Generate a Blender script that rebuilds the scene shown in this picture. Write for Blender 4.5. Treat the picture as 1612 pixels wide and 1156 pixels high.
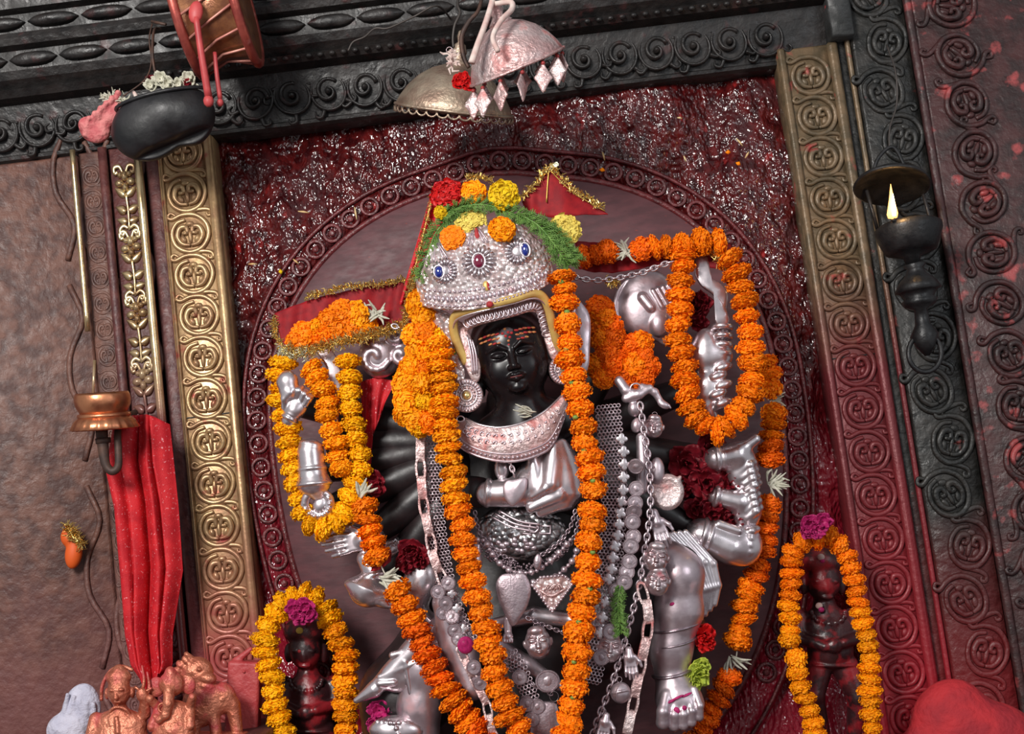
import bpy, bmesh, math, random
import numpy as np
from mathutils import Vector, Matrix, Quaternion

for _o in list(bpy.data.objects):
    bpy.data.objects.remove(_o)
SC = bpy.context.scene
COL = SC.collection
PI = math.pi
R_ = math.radians

# ------------------------------------------------------------------ camera
# wall plane y = 0, viewer on the -Y side, z up; 1612 x 1156 frame
FPX, DIST, TH, RO, Z0 = 2000.0, 2.5, R_(6.6), R_(7.1), 2.0
_f = np.array([0, math.cos(TH), math.sin(TH)])
_u0 = np.array([0, -math.sin(TH), math.cos(TH)])
_r0 = np.array([1.0, 0, 0])
_up = math.cos(RO) * _u0 + math.sin(RO) * _r0
_rt = math.cos(RO) * _r0 - math.sin(RO) * _u0
_loc = np.array([0, 0, Z0]) - DIST * _f
cam_d = bpy.data.cameras.new('camera')
cam = bpy.data.objects.new('camera', cam_d)
COL.objects.link(cam)
cam_d.sensor_width = 36.0
cam_d.lens = 36.0 * FPX / 1612.0
cam_d.clip_start = 0.02
cam.matrix_world = Matrix(((_rt[0], _up[0], -_f[0], _loc[0]), (_rt[1], _up[1], -_f[1], _loc[1]),
                           (_rt[2], _up[2], -_f[2], _loc[2]), (0, 0, 0, 1)))
SC.camera = cam

# ------------------------------------------------------------------ light
SC.view_settings.view_transform = 'Standard'
SC.view_settings.look = 'None'
SC.view_settings.gamma = 1.0
SC.view_settings.use_curve_mapping = False
SC.view_settings.exposure = 0.0
W = bpy.data.worlds.new('world'); SC.world = W
W.use_nodes = True
_bg = W.node_tree.nodes['Background']
_bg.inputs[0].default_value = (0.93, 0.96, 1.0, 1)
_bg.inputs[1].default_value = 0.34


def area_light(name, loc, target, size, power, colour):
    l = bpy.data.lights.new(name, 'AREA')
    l.shape = 'RECTANGLE'; l.size = size[0]; l.size_y = size[1]; l.energy = power; l.color = colour
    o = bpy.data.objects.new(name, l); COL.objects.link(o)
    o.location = loc
    o.rotation_euler = (Vector(target) - Vector(loc)).to_track_quat('-Z', 'Y').to_euler()
    return o


# added area lights: key high on the viewer's left, weaker fill at the right
area_light('key_light_left', (-1.15, -3.1, 3.15), (0, 0, 1.95), (0.8, 0.8), 112, (1.0, 0.97, 0.93))
area_light('fill_light_right', (2.3, -3.2, 2.6), (0.1, 0, 1.9), (1.2, 1.6), 20, (0.92, 0.96, 1.0))


# ------------------------------------------------------------------ pixel -> plane frames
class Fr:
    """Plane parallel to the wall, d metres in front of it. Pixels give the place on that plane, w (in pixels of that plane) goes straight out of it."""
    def __init__(s, d):
        s.d = d
        s.s = (DIST - d) / FPX

    def __call__(s, p):
        p = np.atleast_2d(np.asarray(p, float))
        dr = _f[None] * FPX + _rt[None] * (p[:, :1] - 806) - _up[None] * (p[:, 1:2] - 578)
        t = (-s.d - _loc[1]) / dr[:, 1:2]
        q = _loc[None] + dr * t
        if p.shape[1] > 2:
            q[:, 1] -= p[:, 2] * s.s
        return q

    def pt(s, u, v, w=0.0):
        return Vector(s([[u, v, w]])[0])


def wx(px, py, d=0.0):
    q = Fr(d)([[px, py]])[0]
    return q[0], q[2]


class Wall:
    """Frame in wall metres: (x, z, out)."""
    s = 1.0

    def __init__(s, d=0.0):
        s.d = d

    def __call__(s, p):
        p = np.atleast_2d(np.asarray(p, float))
        return np.stack([p[:, 0], -p[:, 2] - s.d, p[:, 1]], 1)

    def pt(s, u, v, w=0.0):
        return Vector((u, -w - s.d, v))


# ------------------------------------------------------------------ mesh builder
def catmull(pts, n=8, closed=False):
    P = np.asarray(pts, float)
    if len(P) < 3:
        t = np.linspace(0, 1, n + 1)[:, None]
        return P[0] * (1 - t) + P[-1] * t
    if closed:
        E = np.vstack([P[-1], P, P[0], P[1]])
    else:
        E = np.vstack([2 * P[0] - P[1], P, 2 * P[-1] - P[-2]])
    out = []
    t = np.linspace(0, 1, n, endpoint=False)[:, None]
    for i in range(len(E) - 3):
        a, b, c, d = E[i:i + 4]
        out.append(0.5 * ((2 * b) + (-a + c) * t + (2 * a - 5 * b + 4 * c - d) * t * t + (-a + 3 * b - 3 * c + d) * t ** 3))
    o = np.vstack(out)
    return o if closed else np.vstack([o, P[-1]])


def rot2(p, c, a):
    """turn pixel points about c by a degrees, clockwise as seen"""
    p = np.array(p, float)
    a = R_(a); ca, sa = math.cos(a), math.sin(a)
    x, y = p[..., 0] - c[0], p[..., 1] - c[1]
    q = p.copy()
    q[..., 0] = c[0] + x * ca - y * sa
    q[..., 1] = c[1] + x * sa + y * ca
    return q


def basis(ax):
    a = np.asarray(ax, float); a = a / np.linalg.norm(a)
    h = np.array([0, 0, 1.0]) if abs(a[2]) < 0.9 else np.array([1.0, 0, 0])
    b = np.cross(h, a); b /= np.linalg.norm(b)
    return a, b, np.cross(a, b)


class M:
    def __init__(s):
        s.v = []; s.f = []; s.n = 0

    def add(s, v, f):
        v = np.asarray(v, float).reshape(-1, 3)
        s.v.append(v)
        s.f += [tuple(i + s.n for i in q) for q in f]
        s.n += len(v)
        return s

    def verts(s):
        return np.vstack(s.v)

    def move(s, fn):
        a = fn(s.verts()); s.v = [a]
        return s

    def turn(s, c, ang):
        return s.move(lambda a: rot2(a, c, ang))

    def rings(s, R, cap=True, closed=False):
        """R: list of rings (each k x 3)"""
        k = len(R[0]); m = len(R); f = []
        for i in range(m if closed else m - 1):
            a, b = i * k, ((i + 1) % m) * k
            for j in range(k):
                jn = (j + 1) % k
                f.append((a + j, a + jn, b + jn, b + j))
        if cap and not closed:
            f.append(tuple(range(k - 1, -1, -1)))
            f.append(tuple((m - 1) * k + j for j in range(k)))
        return s.add(np.vstack(R), f)

    def tube(s, path, r, seg=8, cap=True, flat=1.0, closed=False, ref=None):
        P = np.asarray(path, float)
        if P.shape[1] == 2:
            P = np.hstack([P, np.zeros((len(P), 1))])
        n = len(P)
        r = np.full(n, r) if np.isscalar(r) else np.interp(np.linspace(0, 1, n), np.linspace(0, 1, len(r)), r)
        if closed:
            T = np.roll(P, -1, 0) - np.roll(P, 1, 0)
        else:
            T = np.gradient(P, axis=0)
        T /= np.linalg.norm(T, axis=1)[:, None] + 1e-9
        up = np.array([0, 0, 1.0]) if ref is None else np.asarray(ref, float)
        R = []
        for i in range(n):
            b = np.cross(T[i], up)
            if np.linalg.norm(b) < 1e-3:
                b = np.cross(T[i], [1, 0.1, 0])
            b /= np.linalg.norm(b)
            c = np.cross(b, T[i])
            an = np.arange(seg) * 2 * PI / seg
            R.append(P[i] + r[i] * (np.cos(an)[:, None] * b + flat * np.sin(an)[:, None] * c))
        return s.rings(R, cap, closed)

    def lathe(s, prof, c=(0, 0, 0), axis=(0, -1, 0), seg=24, ridge=None, sq=1.0):
        a, b, e = basis(axis)
        c = np.asarray(c, float)
        R = []
        an = np.arange(seg) * 2 * PI / seg
        for i, (r, h) in enumerate(prof):
            rr = np.full(seg, float(r))
            if ridge is not None and r > 0:
                n, am, i0, i1 = ridge
                if i0 <= i <= i1:
                    rr = rr * (1 + am * np.abs(np.cos(an * n / 2)))
            rr = np.maximum(rr, 1e-4)
            R.append(c + a * h + rr[:, None] * (np.cos(an)[:, None] * b + sq * np.sin(an)[:, None] * e))
        return s.rings(R, True)

    def ell(s, c, r, rot=0.0, nu=16, nv=10):
        c = np.asarray(c, float); r = np.full(3, r) if np.isscalar(r) else np.asarray(r, float)
        R = []
        for i in range(nv + 1):
            ph = PI * min(max(i / nv, 0.004), 0.996)
            an = np.arange(nu) * 2 * PI / nu
            p = np.stack([math.sin(ph) * np.cos(an) * r[0], math.sin(ph) * np.sin(an) * r[1], np.full(nu, math.cos(ph) * r[2])], 1)
            R.append(rot2(p, (0, 0), rot) + c)
        return s.rings(R, True)

    def box(s, c, h, rot=0.0, bev=0.0):
        c = np.asarray(c, float); h = np.asarray(h, float)
        b = min(bev, 0.9 * h.min())
        R = []
        for (sh, w) in (((b), -h[2]), (0, -h[2] + b), (0, h[2] - b), (b, h[2])):
            x, y = h[0] - sh, h[1] - sh
            k = b * 0.6
            p = np.array([(-x + k, -y, w), (x - k, -y, w), (x, -y + k, w), (x, y - k, w), (x - k, y, w), (-x + k, y, w), (-x, y - k, w), (-x, -y + k, w)])
            R.append(rot2(p, (0, 0), rot) + c)
        return s.rings(R, True)

    def plate(s, poly, w0, w1, bev=1.0, dome=0.0):
        """outline in pixels, thickness w0..w1, bevelled front edge, optional bulge towards the viewer"""
        p = np.asarray(poly, float)
        c = p.mean(0)
        nx = np.roll(p, -1, 0) - np.roll(p, 1, 0)
        def ring(inset, w):
            q = c + (p - c) * inset
            return np.hstack([q, np.full((len(p), 1), w)])
        L = np.linalg.norm(p - c, axis=1).mean()
        i1 = 1 - bev / L
        R = [ring(1, w0), ring(1, w1 - bev), ring(i1, w1)]
        if dome:
            for t in (0.8, 0.6, 0.4, 0.2, 0.03):
                R.append(ring(i1 * t, w1 + dome * (1 - t * t)))
        return s.rings(R, True)

    def sheet(s, fn, nu, nv, th=1.0):
        """fn(a, b) -> point, a, b in 0..1; closed thin solid"""
        a = np.linspace(0, 1, nu); b = np.linspace(0, 1, nv)
        P = np.array([[fn(x, y) for x in a] for y in b], float)
        du = np.gradient(P, axis=1); dv = np.gradient(P, axis=0)
        N = np.cross(du, dv); N /= np.linalg.norm(N, axis=2)[..., None] + 1e-9
        A = (P + N * th / 2).reshape(-1, 3); B = (P - N * th / 2).reshape(-1, 3)
        f = []; o = nu * nv
        for j in range(nv - 1):
            for i in range(nu - 1):
                q = (j * nu + i, j * nu + i + 1, (j + 1) * nu + i + 1, (j + 1) * nu + i)
                f.append(q); f.append(tuple(o + k for k in q[::-1]))
        edge = [(0, i) for i in range(nu)] + [(j, nu - 1) for j in range(1, nv)] + [(nv - 1, i) for i in range(nu - 2, -1, -1)] + [(j, 0) for j in range(nv - 2, 0, -1)]
        for k in range(len(edge)):
            a1 = edge[k][0] * nu + edge[k][1]; b1 = edge[(k + 1) % len(edge)][0] * nu + edge[(k + 1) % len(edge)][1]
            f.append((b1, a1, o + a1, o + b1))
        return s.add(np.vstack([A, B]), f)


# ------------------------------------------------------------------ organic solids: smooth unions of shapes, meshed by surface nets
def cap(a, b, ra, rb=None, k=4.0, op=1):
    rb = ra if rb is None else rb
    a = np.array(list(a) + [0] * (3 - len(a)), float); b = np.array(list(b) + [0] * (3 - len(b)), float)
    def fn(p):
        d = b - a
        t = np.clip(((p - a) @ d) / (d @ d + 1e-9), 0, 1)
        return np.linalg.norm(p - a - t[:, None] * d, axis=1) - (ra + (rb - ra) * t)
    m = max(ra, rb)
    return fn, k, op, np.minimum(a, b) - m, np.maximum(a, b) + m


def ell(c, r, rot=0.0, k=4.0, op=1):
    c = np.array(list(c) + [0] * (3 - len(c)), float); r = np.array([r] * 3 if np.isscalar(r) else r, float)
    ca, sa = math.cos(R_(rot)), math.sin(R_(rot))
    def fn(p):
        q = p - c
        q = np.stack([q[:, 0] * ca + q[:, 1] * sa, -q[:, 0] * sa + q[:, 1] * ca, q[:, 2]], 1)
        k0 = np.linalg.norm(q / r, axis=1); k1 = np.linalg.norm(q / (r * r), axis=1) + 1e-9
        return k0 * (k0 - 1) / k1
    m = np.array([max(r[0], r[1])] * 2 + [r[2]])
    return fn, k, op, c - m, c + m


def bxs(c, h, rot=0.0, rd=2.0, k=3.0, op=1):
    c = np.array(c, float); h = np.array(h, float)
    ca, sa = math.cos(R_(rot)), math.sin(R_(rot))
    def fn(p):
        q = p - c
        q = np.abs(np.stack([q[:, 0] * ca + q[:, 1] * sa, -q[:, 0] * sa + q[:, 1] * ca, q[:, 2]], 1)) - h + rd
        return np.linalg.norm(np.maximum(q, 0), axis=1) + np.minimum(q.max(1), 0) - rd
    m = np.array([math.hypot(h[0], h[1])] * 2 + [h[2]])
    return fn, k, op, c - m, c + m


def tor(c, R, r, axis=(0, 0, 1), k=3.0, op=1):
    c = np.array(c, float); ax = np.array(axis, float); ax /= np.linalg.norm(ax)
    def fn(p):
        q = p - c
        h = q @ ax
        rad = np.linalg.norm(q - h[:, None] * ax, axis=1) - R
        return np.hypot(rad, h) - r
    return fn, k, op, c - R - r, c + R + r


def chain_caps(pts, radii, k=4.0, op=1):
    pts = [list(p) + [0] * (3 - len(p)) for p in pts]
    return [cap(pts[i], pts[i + 1], radii[i], radii[i + 1], k, op) for i in range(len(pts) - 1)]


def sdf_eval(prims, p):
    d = np.full(len(p), 1e3)
    for fn, k, op, lo, hi in prims:
        e = fn(p)
        if op > 0:
            h = np.clip(0.5 + 0.5 * (e - d) / k, 0, 1)
            d = e * (1 - h) + d * h - k * h * (1 - h)
        else:
            h = np.clip(0.5 - 0.5 * (d + e) / k, 0, 1)
            d = d * (1 - h) - e * h + k * h * (1 - h)
    return d


def sdf(prims, vox=1.6):
    """-> M with the zero surface"""
    lo = np.min([q[3] for q in prims if q[2] > 0], 0) - 2.2 * vox
    hi = np.max([q[4] for q in prims if q[2] > 0], 0) + 2.2 * vox
    n = np.ceil((hi - lo) / vox).astype(int) + 1
    ax = [lo[i] + np.arange(n[i]) * vox for i in range(3)]
    G = np.stack(np.meshgrid(*ax, indexing='ij'), -1).reshape(-1, 3)
    D = sdf_eval(prims, G).reshape(n)
    S = D < 0
    C = np.zeros(n - 1, int)
    for i in (0, 1):
        for j in (0, 1):
            for k in (0, 1):
                C += S[i:n[0] - 1 + i, j:n[1] - 1 + j, k:n[2] - 1 + k]
    act = (C > 0) & (C < 8)
    idx = np.full(n - 1, -1); idx[act] = np.arange(act.sum())
    cells = np.argwhere(act)
    acc = np.zeros((len(cells), 3)); cnt = np.zeros(len(cells))
    corners = [(i, j, k) for i in (0, 1) for j in (0, 1) for k in (0, 1)]
    for a in corners:
        for b in corners:
            if sum(b) - sum(a) == 1 and all(y >= x for x, y in zip(a, b)):
                da = D[tuple((cells + a).T)]; db = D[tuple((cells + b).T)]
                m = (da < 0) != (db < 0)
                t = np.where(m, da / np.where(m, da - db, 1), 0)
                acc += np.where(m[:, None], np.array(a) + t[:, None] * (np.array(b) - np.array(a)), 0); cnt += m
    V = lo + (cells + acc / cnt[:, None]) * vox
    for _ in range(2):
        e = 0.3 * vox
        d0 = sdf_eval(prims, V)
        g = np.stack([(sdf_eval(prims, V + e * np.eye(3)[i]) - d0) / e for i in range(3)], 1)
        V = V - g * np.clip(d0 / (np.sum(g * g, 1) + 1e-6), -vox, vox)[:, None] * 0.8
    F = []
    for axn in range(3):
        o = [1, 2, 0][axn]; p = [2, 0, 1][axn]
        sl0 = [slice(1, -1)] * 3; sl1 = [slice(1, -1)] * 3
        sl0[axn] = slice(0, n[axn] - 1); sl1[axn] = slice(1, n[axn])
        ch = S[tuple(sl0)] != S[tuple(sl1)]
        w = np.argwhere(ch)
        w[:, o] += 1; w[:, p] += 1
        def at(do, dp):
            q = w.copy(); q[:, o] += do; q[:, p] += dp
            return idx[tuple(q.T)]
        F.append(np.stack([at(-1, -1), at(0, -1), at(0, 0), at(-1, 0)], 1))
    m = M(); m.v = [V]; m.f = [tuple(q) for q in np.vstack(F).tolist()]; m.n = len(V)
    return m


# ------------------------------------------------------------------ objects
WORLD = {}


def _link(o, world, parent):
    COL.objects.link(o)
    world = Vector(world)
    WORLD[o.name] = world
    if parent is not None:
        o.parent = parent
        o.location = world - WORLD[parent.name]
    else:
        o.location = world
    return o


def tag(o, label=None, cat=None, group=None, kind=None):
    if label: o['label'] = label
    if cat: o['category'] = cat
    if group: o['group'] = group
    if kind: o['kind'] = kind
    return o


def thing(name, label, cat, at, group=None, kind=None):
    o = bpy.data.objects.new(name, None)
    o.empty_display_size = 0.02
    _link(o, at, None)
    return tag(o, label, cat, group, kind)


def mesh_of(m, fr, name, mats, origin=None, smooth=True, recalc=True):
    P = fr(m.verts())
    if origin is None:
        origin = np.array([P[:, 0].mean(), P[:, 1].mean(), P[:, 2].min()])
    me = bpy.data.meshes.new(name)
    me.from_pydata((P - np.asarray(origin)).tolist(), [], m.f)
    if recalc:
        bm = bmesh.new(); bm.from_mesh(me)
        bmesh.ops.recalc_face_normals(bm, faces=bm.faces)
        bm.to_mesh(me); bm.free()
    if smooth:
        me.polygons.foreach_set('use_smooth', [True] * len(me.polygons))
        if smooth != 'all':
            me.set_sharp_from_angle(angle=R_(50))
    for x in (mats if isinstance(mats, (list, tuple)) else [mats]):
        me.materials.append(MAT[x] if isinstance(x, str) else x)
    return me, Vector(origin)


def part(m, name, mat_, fr, parent=None, smooth=True, label=None, cat=None, group=None, kind=None):
    me, org = mesh_of(m, fr, name, mat_, None, smooth)
    o = bpy.data.objects.new(name, me)
    _link(o, org, parent)
    return tag(o, label, cat, group, kind)


def put(me, name, world, parent, rot=None, scale=1.0, mat_=None):
    """copy of shared mesh data"""
    o = bpy.data.objects.new(name, me)
    _link(o, world, parent)
    if rot is not None:
        o.rotation_mode = 'QUATERNION'; o.rotation_quaternion = rot
    o.scale = (scale,) * 3 if np.isscalar(scale) else scale
    return o


# ------------------------------------------------------------------ materials
MAT = {}


def mat(name, c1, c2=None, scale=40.0, rough=0.5, metal=0.0, bump=0.0, bscale=150.0, btype='noise', dust=None, spec=0.5,
        rough2=None, emit=None, coat=0.0, dist=0.004, sub=0.0, trans=0.0, alpha=1.0, detail=6.0, ramp=(0.38, 0.62), stretch=None, zdust=None, rand=0.0, bdet=None):
    m = bpy.data.materials.new(name); m.use_nodes = True
    nt = m.node_tree; N = nt.nodes; L = nt.links
    b = N['Principled BSDF']
    geo = N.new('ShaderNodeNewGeometry')
    vec = geo.outputs['Position']
    if stretch:
        mp = N.new('ShaderNodeMapping'); mp.inputs['Scale'].default_value = stretch
        L.new(vec, mp.inputs['Vector']); vec = mp.outputs['Vector']
    def noise(sc, det=detail):
        n = N.new('ShaderNodeTexNoise'); n.inputs['Scale'].default_value = sc; n.inputs['Detail'].default_value = det
        L.new(vec, n.inputs['Vector']); return n.outputs['Fac']
    def rampn(fac, a, bb):
        r = N.new('ShaderNodeMapRange'); r.inputs['From Min'].default_value = a; r.inputs['From Max'].default_value = bb
        L.new(fac, r.inputs['Value']); return r.outputs['Result']
    def mix(fac, a, bb):
        x = N.new('ShaderNodeMix'); x.data_type = 'RGBA'
        if hasattr(fac, 'links'): L.new(fac, x.inputs['Factor'])
        else: x.inputs['Factor'].default_value = fac
        for sk, val in ((x.inputs[6], a), (x.inputs[7], bb)):
            if hasattr(val, 'links'): L.new(val, sk)
            else: sk.default_value = tuple(val) + (1,)
        return x.outputs[2]
    col = tuple(c1)
    if c2 is not None:
        col = mix(rampn(noise(scale), *ramp), c1, c2)
    md = []
    if dust:       # list of (colour, noise scale, lo, hi)
        for dc, ds, lo, hi in dust:
            fc = rampn(noise(ds), lo, hi); md.append(fc)
            col = mix(fc, col, dc)
    if zdust:      # powder thrown from below: colour, z where full, z where gone, break-up
        for dc, za, zb, amp in zdust:
            sx = N.new('ShaderNodeSeparateXYZ'); L.new(geo.outputs['Position'], sx.inputs[0])
            ad = N.new('ShaderNodeMath'); ad.operation = 'MULTIPLY_ADD'
            L.new(noise(9.0), ad.inputs[0]); ad.inputs[1].default_value = amp; L.new(sx.outputs['Z'], ad.inputs[2])
            fc = rampn(ad.outputs[0], zb + amp * .5, za + amp * .5); md.append(fc)
            col = mix(fc, col, dc)
    if rand:
        oi = N.new('ShaderNodeObjectInfo')
        hs = N.new('ShaderNodeHueSaturation')
        mr = N.new('ShaderNodeMapRange'); L.new(oi.outputs['Random'], mr.inputs['Value'])
        mr.inputs['To Min'].default_value = 1 - rand; mr.inputs['To Max'].default_value = 1 + rand
        L.new(mr.outputs['Result'], hs.inputs['Value'])
        if hasattr(col, 'links'): L.new(col, hs.inputs['Color'])
        else: hs.inputs['Color'].default_value = tuple(col) + (1,)
        col = hs.outputs['Color']
    if hasattr(col, 'links'): L.new(col, b.inputs['Base Color'])
    else: b.inputs['Base Color'].default_value = tuple(col) + (1,)
    b.inputs['Metallic'].default_value = metal
    if metal and md:
        mm = N.new('ShaderNodeMath'); mm.operation = 'MULTIPLY_ADD'; mm.use_clamp = True
        L.new(md[-1], mm.inputs[0]); mm.inputs[1].default_value = -metal; mm.inputs[2].default_value = metal
        L.new(mm.outputs[0], b.inputs['Metallic'])
    if rough2 is not None:
        mr = N.new('ShaderNodeMapRange'); L.new(noise(scale * 1.7), mr.inputs['Value'])
        mr.inputs['From Min'].default_value = 0.35; mr.inputs['From Max'].default_value = 0.65
        mr.inputs['To Min'].default_value = rough; mr.inputs['To Max'].default_value = rough2
        L.new(mr.outputs['Result'], b.inputs['Roughness'])
    else:
        b.inputs['Roughness'].default_value = rough
    b.inputs['Specular IOR Level'].default_value = spec
    if coat:
        b.inputs['Coat Weight'].default_value = coat; b.inputs['Coat Roughness'].default_value = 0.12
    if sub:
        b.inputs['Subsurface Weight'].default_value = sub; b.inputs['Subsurface Radius'].default_value = (0.01, 0.004, 0.002)
        b.inputs['Subsurface Scale'].default_value = 0.5
    if emit:
        b.inputs['Emission Color'].default_value = tuple(emit[0]) + (1,); b.inputs['Emission Strength'].default_value = emit[1]
    if alpha < 1:
        b.inputs['Alpha'].default_value = alpha
    if bump:
        bp = N.new('ShaderNodeBump'); bp.inputs['Strength'].default_value = bump; bp.inputs['Distance'].default_value = dist
        if btype == 'voronoi':
            t = N.new('ShaderNodeTexVoronoi'); t.inputs['Scale'].default_value = bscale; L.new(vec, t.inputs['Vector'])
            L.new(t.outputs['Distance'], bp.inputs['Height']); bp.invert = True
        else:
            L.new(noise(bscale, detail if bdet is None else bdet), bp.inputs['Height'])
        L.new(bp.outputs['Normal'], b.inputs['Normal'])
    MAT[name] = m
    return m


# colours are linear
RED = (0.50, 0.035, 0.035)
mat('soot_stone', (0.009, 0.008, 0.008), (0.022, 0.018, 0.017), 22, 0.34, rough2=0.6, bump=0.5, bscale=60, dist=0.006, dust=[((0.06, 0.02, 0.02), 30, 0.6, 0.75)])
mat('soot_dark', (0.012, 0.013, 0.013), (0.03, 0.03, 0.03), 18, 0.4, rough2=0.7, bump=0.5, bscale=70, dist=0.005, dust=[((0.35, 0.04, 0.04), 45, 0.7, 0.76)])
mat('maroon_crust', (0.034, 0.003, 0.004), (0.105, 0.009, 0.009), 60, 0.07, rough2=0.20, bump=1.0, bscale=150, dist=0.0056, spec=0.55, detail=3.0, bdet=0.6, stretch=(1, 1, .6),
    dust=[((0.30, 0.02, 0.02), 32, 0.66, 0.74), ((0.06, 0.016, 0.018), 14, 0.55, 0.72)], zdust=[((0.24, 0.009, 0.022), 1.50, 1.98, 0.25)])
mat('maroon_plate', (0.080, 0.027, 0.032), (0.115, 0.037, 0.043), 26, 0.52, rough2=0.66, bump=0.12, bscale=45, dist=0.004, dust=[((0.32, 0.03, 0.02), 60, 0.70, 0.78)], stretch=(1, 1, 2.5))
mat('maroon_rim', (0.075, 0.011, 0.013), (0.16, 0.025, 0.028), 60, 0.25, rough2=0.45, bump=0.6, bscale=160, dist=0.004)
mat('brass_relief', (0.46, 0.30, 0.15), (0.33, 0.19, 0.10), 40, 0.36, 0.55, bump=0.25, bscale=90, dist=0.003, dust=[((0.33, 0.05, 0.04), 26, 0.60, 0.72)],
    zdust=[((0.40, 0.070, 0.070), 1.46, 1.76, 0.22)])
mat('brass_bright', (0.72, 0.57, 0.34), (0.55, 0.38, 0.20), 30, 0.25, 0.85, bump=0.1, bscale=90, zdust=[((0.16, 0.03, 0.03), 1.95, 2.12, 0.12)])
mat('brass_leaf', (0.62, 0.48, 0.27), (0.40, 0.25, 0.13), 30, 0.28, 0.8, bump=0.15, bscale=90, zdust=[((0.14, 0.035, 0.04), 1.98, 2.14, 0.10)])
mat('groove_maroon', (0.070, 0.018, 0.018), (0.13, 0.04, 0.035), 45, 0.4, rough2=0.6, bump=0.5, bscale=120, dist=0.004, zdust=[((0.32, 0.06, 0.065), 1.42, 1.72, 0.25)])
mat('brown_carved', (0.075, 0.032, 0.026), (0.16, 0.07, 0.05), 35, 0.45, rough2=0.65, bump=0.6, bscale=70, dist=0.006, zdust=[((0.20, 0.075, 0.07), 1.35, 1.75, 0.3)])
mat('olive_relief', (0.105, 0.075, 0.042), (0.19, 0.125, 0.07), 40, 0.42, 0.2, bump=0.4, bscale=100, dist=0.004, dust=[((0.42, 0.05, 0.05), 24, 0.63, 0.74)],
    zdust=[((0.15, 0.020, 0.024), 1.92, 2.14, 0.2), ((0.36, 0.016, 0.028), 1.18, 1.74, 0.34)])
mat('soot_jamb', (0.010, 0.010, 0.009), (0.028, 0.025, 0.022), 30, 0.35, rough2=0.6, bump=0.6, bscale=60, dist=0.007, dust=[((0.22, 0.035, 0.03), 26, 0.68, 0.78)],
    zdust=[((0.18, 0.015, 0.018), 1.25, 1.65, 0.3)])
mat('red_jamb', (0.025, 0.010, 0.010), (0.06, 0.018, 0.018), 30, 0.4, rough2=0.6, bump=0.6, bscale=70, dist=0.006, dust=[((0.36, 0.06, 0.06), 22, 0.60, 0.70)])
mat('red_powder', (0.50, 0.022, 0.030), (0.34, 0.015, 0.025), 20, 0.8, bump=0.8, bscale=80, dist=.006)
mat('ledge_stone', (0.05, 0.02, 0.02), (0.12, 0.04, 0.04), 15, 0.5, bump=0.4)

WF = Wall(0.0)


def slab(name, x0, x1, z0, z1, y0, y1, mt, parent=None, bev=0.004, **k):
    m = M().box(((x0 + x1) / 2, (z0 + z1) / 2, (y0 + y1) / 2), ((x1 - x0) / 2, (z1 - z0) / 2, (y1 - y0) / 2), 0, bev)
    return part(m, name, mt, WF, parent, **k)


rng = np.random.default_rng(4)
ZB = 0.9                       # foot of the carved frame, below the picture
ZL = 2.534                     # underside of the lintel
XL = lambda px: wx(px, 404, 0.05)[0]
XR = lambda px: wx(px, 400, 0.05)[0]

# ---- encrusted red back wall (real relief)
def lump(x, z):
    return 0
nx_, nz_ = 300, 400
xs = np.linspace(-0.62, 0.70, nx_); zs = np.linspace(ZB, 2.62, nz_)
X, Z = np.meshgrid(xs, zs)
H = np.zeros_like(X)
for (sc, am) in ((6, .35), (12, .5), (26, .6), (50, .65), (95, .55)):
    gx, gz = int(1.4 * sc) + 3, int(1.8 * sc * .7) + 3
    g = rng.normal(size=(gz, gx))
    fx = (X + 0.62) * sc; fz = (Z - ZB) * sc * .7
    ix, iz = fx.astype(int), fz.astype(int); tx, tz = fx - ix, fz - iz
    tx = tx * tx * (3 - 2 * tx); tz = tz * tz * (3 - 2 * tz)
    H += am / sc * 1.0 * ((g[iz, ix] * (1 - tx) + g[iz, ix + 1] * tx) * (1 - tz) + (g[iz + 1, ix] * (1 - tx) + g[iz + 1, ix + 1] * tx) * tz)
H *= 0.19
H -= .026
H = -.008 - np.log1p(np.exp((-.008 - H) / .004)) * .004
m = M()
V = np.stack([X.ravel(), Z.ravel(), H.ravel()], 1)
f = [(j * nx_ + i, j * nx_ + i + 1, (j + 1) * nx_ + i + 1, (j + 1) * nx_ + i) for j in range(nz_ - 1) for i in range(nx_ - 1)]
m.add(V, f)
part(m, 'wall_back', 'maroon_crust', WF, None, 'all', 'dark red wall thick with glossy dried paint crust behind the statue', 'wall', kind='structure')
slab('wall_core', -1.9, 1.9, 0.0, 3.6, -0.35, -0.06, 'groove_maroon', label='plain dark masonry wall behind the carved door frame', cat='wall', kind='structure')
slab('floor', -3, 3, -0.1, 0.0, -0.4, 4.5, 'ledge_stone', label='dark stone floor before the shrine', cat='floor', kind='structure')

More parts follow.
